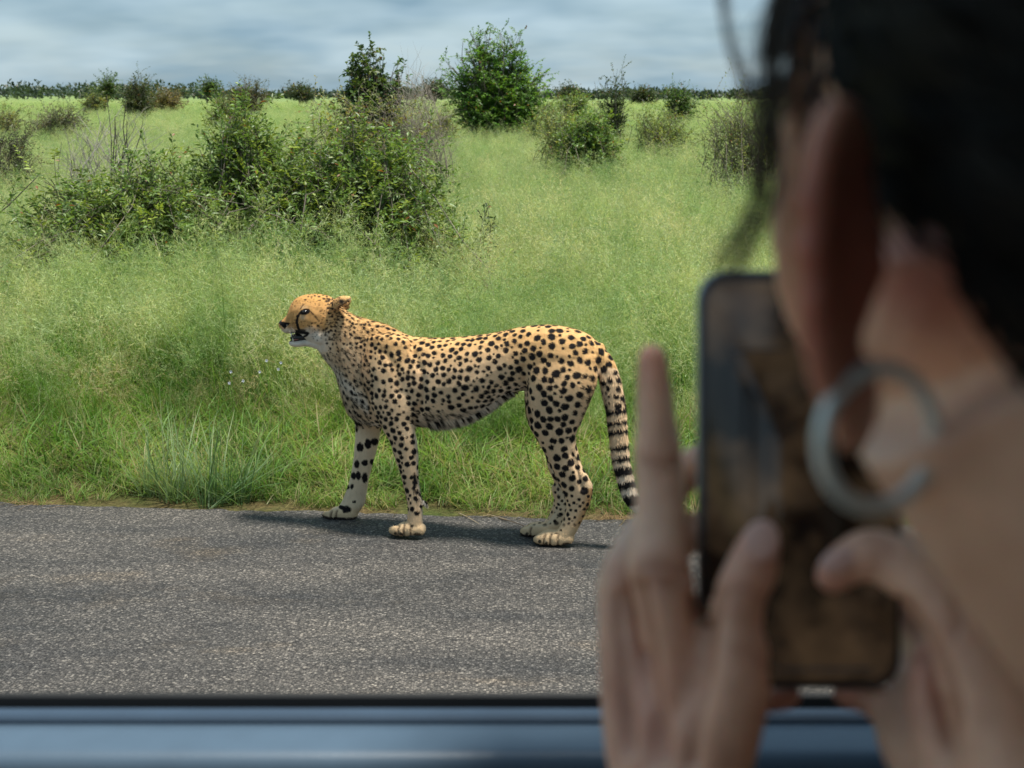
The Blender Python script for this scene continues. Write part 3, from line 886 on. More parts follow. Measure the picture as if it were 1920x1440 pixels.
# door seen from inside: rounded trim shelf, inner seal, metal lip, outer seal
extrude_x(arc(0.822, SZ - .012, .012, 180, 95, 6) + [(0.845, SZ + .0003), (0.8560, SZ - .0010), (0.8590, SZ - .006), (0.8590, 0.55), (0.810, 0.55)], -0.80, 0.78, 'door_trim', M_TRIM, True, 6)
extrude_x(arc(0.790, SZ - .030, .018, 180, 60, 7) + [(0.8095, SZ - .022), (0.8095, 0.56), (0.772, 0.56)], -0.80, 0.78, 'door_panel', M_PANEL, True, 6)  # separate darker blue strip below the trim shelf
extrude_x([(0.8595, 0.60), (0.8595, SZ - .016), (0.8640, SZ - .011), (0.8680, SZ - .014), (0.8680, 0.60)], -0.80, 0.78, 'window_seal', M_RUBBER)
extrude_x([(0.8685, 0.60), (0.8685, SZ - .004), (0.8705, SZ - .0008), (0.8790, SZ), (0.8815, SZ - .004), (0.8815, 0.60)], -0.80, 0.78, 'door_lip', M_PAINT)
extrude_x([(0.8820, 0.60), (0.8820, SZ - .006), (0.8822, SZ + .0065), (0.8860, SZ + .0080), (0.8920, SZ - .004), (0.8930, 0.60)], -0.80, 0.78, 'window_seal', M_RUBBER)
extrude_x([(0.8935, 0.42), (0.8935, SZ - .006), (0.915, SZ - .03), (0.945, 1.0), (0.955, 0.8), (0.935, 0.42)], -0.80, 0.78, 'door_skin', M_PAINT, True)
cbox('armrest', M_DARK, -0.45, 0.35, 0.69, 0.768, 0.86, 0.93, bevel=.02)
# pillars, rails, roof
for x0, x1 in ((-0.90, -0.81), (0.79, 0.90)):
    for s in (1, -1):
        if s > 0 and x0 < 0: continue
        extrude_x([(s * 0.80, 1.0), (s * 0.80, SZ), (s * 0.74, 1.80), (s * 0.80, 1.80), (s * 0.93, SZ), (s * 0.93, 1.0)][::s], x0, x1, 'pillar', M_DARK)
for s in (1, -1):
    extrude_x([(s * 0.72, 1.802), (s * 0.72, 1.90), (s * 0.80, 1.90), (s * 0.83, 1.802)][::s], 0.30 if s > 0 else -1.30, 1.60, 'roof_rail', M_LINER)
    extrude_x([(s * 0.935, 0.40), (s * 0.945, 0.80), (s * 0.925, SZ - .03), (s * 0.83, SZ - .03), (s * 0.83, 0.40)][::-s], -1.60, -0.905, 'body_side', M_PAINT)
    extrude_x([(s * 0.935, 0.40), (s * 0.945, 0.80), (s * 0.925, SZ - .03), (s * 0.83, SZ - .03), (s * 0.83, 0.40)][::-s], 0.905, 1.80, 'body_side', M_PAINT)
extrude_x([(-0.895, 0.42), (-0.895, SZ - .01), (-0.77, SZ - .01), (-0.77, 0.42)], -0.80, 0.78, 'door_trim', M_TRIM)
extrude_x([(-0.79, 1.902), (-0.6, 1.925), (0.6, 1.925), (0.79, 1.902), (0.79, 1.94), (0.6, 1.975), (-0.6, 1.975), (-0.79, 1.94)], 0.16, 1.60, 'roof', M_PAINT)
extrude_x([(-0.79, 1.902), (-0.6, 1.925), (0.36, 1.925), (0.36, 1.975), (-0.6, 1.975), (-0.79, 1.94)], -0.14, 0.155, 'roof', M_PAINT)  # unseen roof left open here so sky light reaches the hands
cbox('headliner', M_LINER, 0.165, 1.59, -0.71, 0.71, 1.885, 1.90)
cbox('headliner', M_LINER, -0.135, 0.160, -0.71, 0.355, 1.885, 1.90)
M_BLOCK = plain('light_block_panel', (0.012, 0.013, 0.014), 0.15, 0.5)
extrude_x([(-0.82, SZ - .008), (-0.765, 1.80), (-0.770, 1.80), (-0.826, SZ - .008)], -0.08, 0.78, 'light_block_panel', M_BLOCK)  # unseen opaque panels added to keep light off the head
extrude_x([(-0.82, SZ - .028), (-0.765, 1.80), (-0.770, 1.80), (-0.826, SZ - .028)], 0.905, 1.60, 'light_block_panel', M_BLOCK)
cbox('light_block_panel', M_BLOCK, 1.60, 1.61, -0.72, 0.72, 1.18, 1.88)
cbox('floor', M_CARPET, -1.60, 1.80, -0.82, 0.82, 0.40, 0.45)
cbox('firewall', M_DARK, -1.66, -1.60, -0.82, 0.82, 0.40, 1.15)
cbox('dashboard', M_DARK, -1.60, -1.25, -0.80, 0.80, 0.95, 1.18, bevel=.04)
cbox('tailgate', M_PAINT, 1.80, 1.86, -0.82, 0.82, 0.40, 1.18)
cbox('bonnet', M_PAINT, -2.75, -1.67, -0.86, 0.86, 0.55, 1.10, bevel=.08)
cbox('windscreen_frame', M_DARK, -1.34, -1.28, -0.80, 0.80, 1.82, 1.88)
for y_ in (-0.80, 0.76):
    cbox('pillar', M_DARK, -1.34, -1.28, y_, y_ + .04, 1.18, 1.818)
cbox('seat_cushion', M_SEAT, 0.02, 0.58, -0.64, 0.66, 0.55, 0.74, bevel=.05)
cbox('seat_backrest', M_SEAT, 0.60, 0.74, -0.64, 0.66, 0.70, 1.42, bevel=.05)
cbox('seat_cushion', M_SEAT, -0.95, -0.45, -0.62, -0.10, 0.55, 0.74, bevel=.05)
cbox('seat_backrest', M_SEAT, -0.46, -0.34, -0.62, -0.12, 0.70, 1.30, bevel=.05)
cbox('seat_cushion', M_SEAT, -0.95, -0.47, 0.08, 0.62, 0.55, 0.74, bevel=.05)
cbox('seat_backrest', M_SEAT, -0.46, -0.34, 0.08, 0.62, 0.70, 1.27, bevel=.05)  # unseen seat added, pale so it bounces sunlight onto the hands
for x in (-2.1, 1.35):
    for s in (-1, 1):
        m_ = MB(); m_.tube([(x, s * .74, .36), (x, s * .76, .36), (x, s * .92, .36), (x, s * .94, .36)], [.26, .33, .33, .27], 28)
        w_ = m_.build('wheel', M_TYRE, None, smooth=True); adopt(w_, car)
        m_ = MB(); m_.tube([(x, s * .935, .36), (x, s * .948, .36), (x, s * .950, .36)], [.20, .19, .05], 20)
        rm = m_.build('rim', M_RIM, None); rm.parent = w_

# ------------------------------------------------------------------ person
def skin():
    m, nt, b = new_mat('skin')
    L = nt.links.new
    at = nt.nodes.new('ShaderNodeAttribute'); at.attribute_name = 'Col'
    geo = nt.nodes.new('ShaderNodeNewGeometry')
    no = N(nt, 'ShaderNodeTexNoise', Scale=60.0, Detail=6.0, Roughness=0.6); L(geo.outputs['Position'], no.inputs['Vector'])
    rp = nt.nodes.new('ShaderNodeValToRGB'); L(no.outputs['Fac'], rp.inputs[0])
    rp.color_ramp.elements[0].position = 0.3; rp.color_ramp.elements[0].color = (0.84, 0.76, 0.72, 1)
    rp.color_ramp.elements[1].position = 0.7; rp.color_ramp.elements[1].color = (1.1, 1.08, 1.06, 1)
    mu = nt.nodes.new('ShaderNodeMixRGB'); mu.blend_type = 'MULTIPLY'; mu.inputs[0].default_value = 1
    L(at.outputs['Color'], mu.inputs[1]); L(rp.outputs[0], mu.inputs[2]); L(mu.outputs[0], b.inputs['Base Color'])
    b.inputs['Roughness'].default_value = 0.48
    b.inputs['Specular IOR Level'].default_value = 0.4
    b.inputs['Subsurface Weight'].default_value = 0.35
    b.inputs['Subsurface Radius'].default_value = (1.0, 0.25, 0.12)
    b.inputs['Subsurface Scale'].default_value = 0.008
    n2 = N(nt, 'ShaderNodeTexNoise', Scale=420.0, Detail=3.0); L(geo.outputs['Position'], n2.inputs['Vector'])
    bp = nt.nodes.new('ShaderNodeBump'); bp.inputs['Strength'].default_value = 0.25; bp.inputs['Distance'].default_value = 0.0012
    L(n2.outputs['Fac'], bp.inputs['Height']); L(bp.outputs[0], b.inputs['Normal'])
    return m
M_SKIN = skin()
M_NAIL = plain('fingernail', (0.72, 0.46, 0.40), 0.4, 0.3)
M_HAIR = plain('black_hair', (0.007, 0.006, 0.005), 0.6, 0.15)
M_WISP = plain('hair_strand', (0.05, 0.035, 0.022), 0.5, 0.4)
M_SHIRT = plain('dark_shirt', (0.03, 0.032, 0.04), 0.95, 0.1, bump=0.3, bscale=500)

pk = []            # (point, radius) of knuckles and finger tips, for pinker skin
def finger(mb, rows, k=14, tips=True):
    """rows: u, v, depth, radius in photo pixels"""
    P = np.array([PT(u_, v_, t_) for u_, v_, t_, r_ in rows]); R = np.array([r_ * t_ / F_PX for u_, v_, t_, r_ in rows])
    A = catmull(np.column_stack([P, R]), 4)
    P, R = A[:, :3], A[:, 3]
    d0 = P[0] - P[1]; d0 /= np.linalg.norm(d0); d1 = P[-1] - P[-2]; d1 /= np.linalg.norm(d1)
    pre = [(P[0] + d0 * R[0] * math.sin(a), R[0] * math.cos(a)) for a in (1.4, 1.0, 0.5)]
    post = [(P[-1] + d1 * R[-1] * math.sin(a), R[-1] * math.cos(a)) for a in (0.5, 1.0, 1.4)]
    PP = np.vstack([[p[0] for p in pre], P, [p[0] for p in post]]); RR = np.concatenate([[p[1] for p in pre], R, [p[1] for p in post]])
    mb.tube(PP, RR, k)
    pk.append((P[0], R[0] * 2.0))

person_mb = MB()
# left hand: index finger raised beside the phone, thumb on the screen, the others round the back
finger(person_mb, [(1223, 672, .520, 30), (1226, 722, .520, 35), (1231, 790, .519, 40), (1234, 850, .517, 47), (1238, 930, .513, 48), (1240, 1000, .508, 54), (1236, 1080, .500, 64), (1262, 1180, .500, 70), (1290, 1300, .505, 80), (1300, 1420, .510, 84)])
finger(person_mb, [(1350, 855, .548, 30), (1306, 866, .556, 33), (1258, 920, .560, 37), (1215, 1000, .555, 44), (1178, 1085, .535, 56), (1188, 1200, .528, 66), (1208, 1330, .525, 80), (1230, 1440, .520, 92)])
finger(person_mb, [(1360, 985, .552, 30), (1310, 992, .562, 34), (1250, 1035, .570, 38), (1195, 1090, .562, 46), (1178, 1150, .550, 56), (1184, 1260, .545, 62), (1204, 1380, .540, 76), (1230, 1450, .532, 88)])
finger(person_mb, [(1478, 1304, .522, 27), (1440, 1308, .534, 30), (1380, 1300, .545, 33), (1300, 1290, .552, 38), (1230, 1300, .550, 48), (1215, 1380, .545, 62), (1240, 1460, .535, 72)])
finger(person_mb, [(1424, 1022, .485, 42), (1412, 1060, .484, 50), (1392, 1110, .483, 53), (1376, 1165, .483, 54), (1378, 1225, .482, 66), (1372, 1290, .483, 74), (1345, 1370, .488, 84), (1315, 1450, .496, 92)])
finger(person_mb, [(1280, 1330, .512, 92), (1270, 1440, .514, 108), (1265, 1540, .516, 118), (1265, 1640, .520, 122)])
# right hand: thumb bent over the screen, fingers round the far side
finger(person_mb, [(1562, 1078, .468, 37), (1590, 1056, .466, 44), (1632, 1040, .463, 51), (1680, 1058, .458, 52), (1735, 1110, .452, 56), (1795, 1180, .446, 68), (1845, 1290, .440, 86), (1890, 1400, .436, 104), (1930, 1500, .432, 118)])
finger(person_mb, [(1600, 1000, .540, 32), (1660, 1010, .545, 34), (1720, 1060, .540, 38), (1765, 1130, .515, 52), (1800, 1230, .490, 66), (1850, 1350, .465, 84)])
finger(person_mb, [(1600, 1120, .540, 32), (1660, 1130, .545, 35), (1715, 1170, .535, 40), (1755, 1230, .512, 54), (1790, 1310, .488, 70), (1840, 1410, .465, 88)])
finger(person_mb, [(1560, 1240, .535, 32), (1640, 1235, .540, 35), (1700, 1260, .530, 42), (1735, 1310, .508, 56), (1775, 1380, .486, 72), (1830, 1450, .464, 90)])
finger(person_mb, [(1586, 1300, .515, 28), (1630, 1310, .515, 32), (1672, 1340, .508, 40), (1700, 1390, .494, 56), (1750, 1440, .478, 74), (1820, 1480, .462, 92)])
finger(person_mb, [(1765, 1250, .468, 62), (1770, 1330, .468, 72), (1800, 1420, .462, 88), (1850, 1500, .455, 110)])
n_hand_pts = len(pk)

# forearms, arms, shoulders, trunk (mostly below the frame)
def limb(pts, rad, k=16):
    A = catmull(np.column_stack([np.array(pts, float), rad]), 4); person_mb.tube(A[:, :3], A[:, 3], k)
wl_ = PT(1278, 1600, .518); wr_ = PT(1930, 1500, .432)
limb([wl_, (0.05, 0.50, 1.19), (0.06, 0.47, 1.10), (0.09, 0.42, 1.00), (0.16, 0.40, 1.06), (0.22, 0.38, 1.18), (0.25, 0.36, 1.28)], [.022, .027, .034, .040, .042, .046, .055])
limb([wr_, (0.24, 0.42, 1.26), (0.32, 0.40, 1.16), (0.42, 0.36, 1.04), (0.47, 0.28, 1.06), (0.47, 0.22, 1.18), (0.44, 0.20, 1.30)], [.024, .030, .037, .042, .044, .048, .056])
limb([(0.27, 0.36, 1.28), (0.35, 0.29, 1.335), (0.42, 0.22, 1.30)], [.055, .058, .055])
limb([(0.36, 0.26, 0.74), (0.36, 0.27, 0.90), (0.36, 0.28, 1.08), (0.355, 0.28, 1.24), (0.34, 0.29, 1.32)], [.13, .12, .115, .12, .07], 20)
limb([(0.34, 0.28, 0.76), (0.16, 0.42, 0.80), (0.02, 0.52, 0.80), (0.0, 0.54, 0.60), (0.0, 0.55, 0.48)], [.09, .08, .06, .05, .045])
limb([(0.30, 0.20, 0.76), (0.12, 0.26, 0.80), (-0.06, 0.30, 0.80), (-0.08, 0.31, 0.60), (-0.08, 0.32, 0.48)], [.09, .08, .06, .05, .045])
# head
HC = np.array([0.147, 0.326, 1.602])                   # middle of the head
FW = np.array([-0.20, 0.98, -0.04]); FW /= np.linalg.norm(FW)
LF = np.array([-FW[1], FW[0], 0.0]); LF /= np.linalg.norm(LF)      # the person's left
UPH = np.cross(FW, -LF); UPH = UPH if UPH[2] > 0 else -UPH
def H(f, l, up_): return HC + FW * f + LF * l + UPH * up_
ellipsoid(person_mb, H(-.005, 0, .045), FW * .098, LF * .074, UPH * .080, 24)            # skull
loft(person_mb, [(H(.055, 0, .04), UPH * .06, LF * .066), (H(.075, 0, -.01), UPH * .055, LF * .062), (H(.078, 0, -.030), UPH * .040, LF * .050), (H(.085, 0, -.055), UPH * .018, LF * .026)])   # face
loft(person_mb, [(H(-.01, 0, -.01), FW * .065, LF * .067), (H(.02, 0, -.032), FW * .055, LF * .058), (H(.045, 0, -.052), FW * .042, LF * .042)])   # jaw
loft(person_mb, [(H(.086, 0, .02), LF * .012, UPH * .02), (H(.105, 0, -.012), LF * .015, UPH * .014), (H(.100, 0, -.024), LF * .017, UPH * .008)])   # nose
ellipsoid(person_mb, H(.092, 0, -.052), FW * .012, LF * .022, UPH * .009)                 # lips
limb([(0.126, 0.322, 1.578), (0.165, 0.312, 1.532), (0.248, 0.300, 1.434), (0.32, 0.29, 1.35)], [.056, .061, .063, .075], 20)   # neck
# ear
EC = H(-.012, .072, -.008)
eo = LF * .80 - FW * .60; eo /= np.linalg.norm(eo)        # the shell stands off backwards
en = np.cross(eo, UPH); en /= np.linalg.norm(en)
rim = []
for q in range(13):
    a = RAD(-80 + q * 19)
    rim.append(EC + UPH * .031 * math.sin(a + .15) + eo * (.013 + .013 * math.cos(a)) )
for q in range(12):
    loft(person_mb, [(EC + (rim[q] - EC) * f_ + en * .0015, en * w_, (rim[q + 1] - rim[q]) * .75) for f_, w_ in ((.15, .005), (.6, .0032), (1.0, .0042))], k=8, sub=2)
ellipsoid(person_mb, EC - UPH * .032 + eo * .008, UPH * .012, eo * .009, en * .0045)
pk.append((EC + eo * .01, .035))
pV, pN, pF3, pF4 = union_remesh('person_body', person_mb, 0.0024, 4, M_SKIN)
def px_stroke(pu, pv, pts):
    best = np.full(len(pu), 1e9); P = np.array(pts, float)
    for a, b in zip(P[:-1], P[1:]):
        ab = b - a; t = np.clip(((pu - a[0]) * ab[0] + (pv - a[1]) * ab[1]) / (ab @ ab), 0, 1)
        best = np.minimum(best, np.hypot(pu - a[0] - t * ab[0], pv - a[1] - t * ab[1]))
    return best
hu, hv = to_px(pV)
hand = (pV[:, 1] > .40) & (pN[:, 1] < .35)
crease_and_shade = np.zeros(len(pV))
for pts, w_, dep, tone_ in (([(1195, 862), (1232, 868), (1272, 862)], 5, .0012, .8), ([(1196, 880), (1232, 885), (1276, 880)], 4, .0009, .6), ([(1195, 1068), (1238, 1060), (1285, 1070)], 8, .0010, .5), ([(1200, 1092), (1240, 1098), (1280, 1092)], 6, .0010, .5),
                     ([(1196, 1110), (1212, 1200), (1222, 1300), (1235, 1420)], 20, .0050, .5), ([(1322, 1130), (1322, 1190), (1312, 1260), (1296, 1340), (1290, 1430)], 24, .0050, .6), ([(1160, 1120), (1165, 1230), (1180, 1400)], 16, .0030, .4),
                     ([(1340, 1112), (1390, 1104), (1440, 1116)], 6, .0010, .6), ([(1340, 1128), (1390, 1122), (1440, 1132)], 5, .0010, .5), ([(1640, 1000), (1652, 1030), (1640, 1075)], 7, .0012, .6), ([(1660, 1000), (1672, 1030), (1664, 1080)], 5, .0009, .5),
                     ([(1690, 1150), (1720, 1200), (1760, 1270), (1790, 1380)], 24, .0055, .6), ([(1790, 1120), (1800, 1160), (1790, 1190)], 8, .0012, .6), ([(1400, 1215), (1430, 1235), (1448, 1260)], 12, .0010, .5)):
    m = np.exp(-(px_stroke(hu, hv, pts) / w_) ** 2) * hand
    pV = pV - pN * (m * dep)[:, None]; crease_and_shade = np.maximum(crease_and_shade, m * tone_)
pc = np.tile(np.array([0.76, 0.50, 0.36]), (len(pV), 1))
for (p, rr) in pk:
    w_ = np.exp(-(np.linalg.norm(pV - p, axis=1) / rr) ** 2)
    pc = pc + (np.array([0.60, 0.28, 0.22]) - pc) * (w_ * .7)[:, None]
for (u_, v_, t_) in ((1236, 850, .50), (1240, 1080, .49), (1180, 1085, .52), (1392, 1110, .47), (1420, 1235, .46), (1640, 1005, .45), (1795, 1160, .43)):
    w_ = np.exp(-(np.linalg.norm(pV - PT(u_, v_, t_), axis=1) / .011) ** 2)
    pc = pc + (np.array([0.52, 0.25, 0.17]) - pc) * (w_ * .6)[:, None]
pc = pc + (np.array([0.40, 0.19, 0.12]) - pc) * (crease_and_shade * .75)[:, None]  # redder skin creases; shade of the valleys between bones painted in too
e_ = np.exp(-(np.linalg.norm(pV - (EC + eo * .012), axis=1) / .034) ** 4)
pc = pc + (np.array([0.42, 0.12, 0.085]) - pc) * (e_ * .8)[:, None]  # ear redder, its backlit dark red put into the skin colour
person = empty('person', (0.36, 0.27, 0.74))
tag(person, 'person with dark hair in the car, raising a phone in both hands', 'person')
adopt(mesh_np('body', pV, [pF3, pF4], M_SKIN, None, pc, smooth=True), person)
# nails
def nail(u_, v_, t_, du, dv, nw, nl):
    mb = MB(); c = PT(u_, v_, t_); a = PT(u_ + du, v_ + dv, t_) - c; a /= np.linalg.norm(a)
    vd = CAMP - c; vd /= np.linalg.norm(vd); sd = np.cross(a, vd); sd /= np.linalg.norm(sd); nn = np.cross(sd, a)
    ellipsoid(mb, c, a * nl, sd * nw, nn * .0016); adopt(mb.build('fingernail', M_NAIL, None, smooth=True), person)
nail(1428, 1014, .4755, 6, -30, .0062, .0075)
nail(1572, 1052, .4585, -30, 10, .0040, .0065)
# hair: close cap with strands swept back, loose wisps before the ear
hm = MB()
rgh = np.random.default_rng(9)
ellipsoid(hm, H(-.022, 0, .050), FW * .102, LF * .0800, UPH * .086, 28)
ellipsoid(hm, H(-.050, 0, .015), FW * .070, LF * .0740, UPH * .062, 24)
loft(hm, [(H(-.075, 0, .05), UPH * .06, LF * .058), (H(-.10, 0, .02), UPH * .05, LF * .045), (H(-.115, .0, -.01), UPH * .035, LF * .03)])
hV, hN, hF3, hF4 = union_remesh('hair_cap', hm, 0.004, 3, M_HAIR)
hb = MB()
hb.add(hV, F3=hF3 if len(hF3) else None, F4=hF4)
sel = rgh.choice(len(hV), 2600)
for i_ in sel:
    p, nn = hV[i_].astype(float), hN[i_].astype(float)
    d = -FW * 1.0 - UPH * .35 + rgh.normal(size=3) * .25; d -= nn * (d @ nn); d /= np.linalg.norm(d) + 1e-9
    L_ = rgh.uniform(.02, .05)
    hb.tube([p, p + d * L_ * .5 + nn * .0022, p + d * L_ + nn * .0005], [.0006, .0006, .0003], 3, cap=False)
adopt(hb.build('hair', M_HAIR, None, smooth=True), person)
def wisp(name, pts, n_, spread):
    wm = MB()
    for k in range(n_):
        j = rgh.normal(size=3) * spread
        P = catmull([PT(*p) + j * (0.4 + 0.6 * q / len(pts)) + rgh.normal(size=3) * spread * .25 for q, p in enumerate(pts)], 5)
        wm.tube(P, np.linspace(.00028, .00016, len(P)), 3, cap=False)
    adopt(wm.build(name, M_WISP, None), person)
wisp('hair_strand', [(1470, -40, .36), (1452, 60, .36), (1446, 160, .36), (1440, 260, .36), (1436, 360, .365), (1400, 440, .37), (1360, 505, .375)], 46, .0032)
wisp('hair_strand', [(1352, -60, .36), (1362, 40, .36), (1384, 120, .36), (1412, 190, .36)], 14, .0012)
wisp('hair_strand', [(1500, -40, .35), (1472, 40, .35), (1462, 120, .35), (1462, 200, .35)], 60, .005)
# shirt
sm = MB()
def sl(pts, rad, k=18):
    A = catmull(np.column_stack([np.array(pts, float), rad]), 4); sm.tube(A[:, :3], A[:, 3], k)
sl([(0.36, 0.26, 0.72), (0.36, 0.27, 0.90), (0.36, 0.28, 1.08), (0.355, 0.28, 1.24), (0.345, 0.29, 1.325)], [.145, .135, .13, .135, .085])
sl([(0.26, 0.36, 1.285), (0.35, 0.29, 1.34), (0.43, 0.215, 1.305)], [.064, .066, .064])
sl([(0.19, 0.39, 1.12), (0.22, 0.38, 1.18), (0.26, 0.355, 1.29)], [.055, .058, .064])
sl([(0.47, 0.25, 1.12), (0.47, 0.22, 1.18), (0.43, 0.205, 1.31)], [.057, .06, .064])
sV, sN, sF3, sF4 = union_remesh('shirt', sm, 0.006, 4, M_SHIRT)
adopt(mesh_np('shirt', sV, [sF3, sF4], M_SHIRT, None, None, smooth=True), person)

# ------------------------------------------------------------------ earring
M_SILVER = plain('silver', (0.78, 0.84, 0.82), 0.35, 0.6, 0.25, bump=0.1, bscale=300)
mb = MB()
ec = PT(1648, 822, .297); ea = PT(1748, 822, .303) - ec; ea /= np.linalg.norm(ea); eb = np.array([0.02, 0.12, 1.0]); eb -= ea * (eb @ ea); eb /= np.linalg.norm(eb)
th = np.linspace(0, 2 * math.pi, 49)
ring = [ec + (ea * math.cos(a) + eb * math.sin(a)) * .0150 for a in th]
mb.tube(ring, np.full(49, .0018), 10, cap=False)
ear_ob = mb.build('hoop_earring', M_SILVER, None, smooth=True)
tag(ear_ob, 'pale silver hoop earring hanging from an earlobe', 'earring')

# ------------------------------------------------------------------ phone
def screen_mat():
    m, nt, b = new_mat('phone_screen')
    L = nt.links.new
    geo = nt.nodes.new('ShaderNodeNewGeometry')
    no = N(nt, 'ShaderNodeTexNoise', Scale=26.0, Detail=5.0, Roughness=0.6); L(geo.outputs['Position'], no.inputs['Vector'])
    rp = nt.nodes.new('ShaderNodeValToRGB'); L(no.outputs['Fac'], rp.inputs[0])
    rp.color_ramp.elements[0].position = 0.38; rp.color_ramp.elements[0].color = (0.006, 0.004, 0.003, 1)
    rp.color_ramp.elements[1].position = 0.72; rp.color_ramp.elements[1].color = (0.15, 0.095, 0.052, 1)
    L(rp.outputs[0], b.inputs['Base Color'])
    L(rp.outputs[0], b.inputs['Emission Color']); b.inputs['Emission Strength'].default_value = 0.22  # brown reflections painted as noise colour, with a faint added glow
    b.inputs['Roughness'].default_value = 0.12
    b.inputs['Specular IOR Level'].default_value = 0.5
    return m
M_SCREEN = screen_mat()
M_PHONE = plain('phone_frame', (0.035, 0.036, 0.04), 0.3, 0.5, 0.3)
M_PALE = plain('phone_edge', (0.42, 0.44, 0.46), 0.3, 0.5, 0.7)
pc0 = PT(1501, 902, .506)
ru = PT(1690, 902, .506) - PT(1312, 902, .506); PWD = np.linalg.norm(ru); ru /= PWD
up_ = PT(1501, 512, .504) - PT(1501, 1296, .507); PHT = np.linalg.norm(up_); up_ /= PHT
nv = np.cross(ru, up_)          # towards the viewer
def rrect(w, h, r_, z, n_=7):
    out = []
    for (cx, cy, a0) in ((w / 2 - r_, h / 2 - r_, 0), (-w / 2 + r_, h / 2 - r_, 90), (-w / 2 + r_, -h / 2 + r_, 180), (w / 2 - r_, -h / 2 + r_, 270)):
        for a in np.linspace(a0, a0 + 90, n_):
            out.append(pc0 + ru * (cx + r_ * math.cos(RAD(a))) + up_ * (cy + r_ * math.sin(RAD(a))) + nv * z)
    return np.array(out)
def slab(name, mat, layers, dx=0, dy=0):
    mb = MB(); k = None; Vs = []
    for (w, h, r_, z) in layers:
        R_ = rrect(w, h, r_, z) + ru * dx + up_ * dy; k = len(R_); Vs.append(R_)
    V = np.vstack(Vs + [Vs[0].mean(0)[None], Vs[-1].mean(0)[None]]); nl = len(layers)
    F4 = [(i * k + q, i * k + (q + 1) % k, (i + 1) * k + (q + 1) % k, (i + 1) * k + q) for i in range(nl - 1) for q in range(k)]
    F3 = [(nl * k, (q + 1) % k, q) for q in range(k)] + [(nl * k + 1, (nl - 1) * k + q, (nl - 1) * k + (q + 1) % k) for q in range(k)]
    mb.add(V, F3=F3, F4=F4)
    return mb.build(name, mat)
phone = empty('phone', tuple(pc0 - up_ * PHT / 2))
tag(phone, 'dark smartphone held upright in two hands by the open car window', 'phone')
adopt(slab('case', M_PHONE, [(PWD - .004, PHT - .004, .010, -.0085), (PWD, PHT, .011, -.0065), (PWD, PHT, .011, -.0012), (PWD - .0015, PHT - .0015, .010, 0)]), phone)
adopt(slab('frame_edge', M_PALE, [(PWD + .0010, PHT + .0010, .0112, -.0050), (PWD + .0012, PHT + .0012, .0112, -.0042), (PWD + .0012, PHT + .0012, .0112, -.0026), (PWD + .0008, PHT + .0008, .0112, -.0016)]), phone)
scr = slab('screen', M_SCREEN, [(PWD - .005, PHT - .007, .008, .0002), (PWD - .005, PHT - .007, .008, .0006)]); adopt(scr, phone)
M_UI = plain('screen_line', (0.10, 0.12, 0.14), 0.3, 0.3)
for (u_, v_, w_, h_) in ((1545, 1256, .036, .0012), (1420, 656, .020, .0007)):
    c_ = PT(u_, v_, .506) - pc0
    ln = slab('screen_line', M_UI, [(w_, h_, h_ * .45, .0009), (w_, h_, h_ * .45, .0010)], c_ @ ru, c_ @ up_)
    adopt(ln, phone)

# ------------------------------------------------------------------ bushes and trees
def unit(a): return a / (np.linalg.norm(a, axis=-1, keepdims=True) + 1e-9)
def leaves_into(mb, P, D, rg, ln, wd, cols, droop=0.0):
    """one folded leaf per point: P roots, D directions"""
    n_ = len(P)
    up_r = rg.normal(size=(n_, 3)) * 0.55 + np.array([0, 0, 1.0])
    S = unit(np.cross(D, up_r)); Nn = np.cross(S, D)
    L_ = ln * rg.uniform(.6, 1.25, (n_, 1)); W_ = wd * rg.uniform(.7, 1.2, (n_, 1))
    mid = P + D * L_ * .48
    a = P; b = mid + S * W_ + Nn * W_ * .35; c = P + D * L_ - np.array([0, 0, 1.0]) * L_ * droop; d = mid - S * W_ + Nn * W_ * .35
    V = np.stack([a, b, c, d], 1).reshape(-1, 3)
    i = np.arange(n_)[:, None] * 4
    F = np.concatenate([i + np.array([0, 1, 2]), i + np.array([0, 2, 3])])
    mb.add(V, F3=F, C=np.repeat(cols, 4, 0))

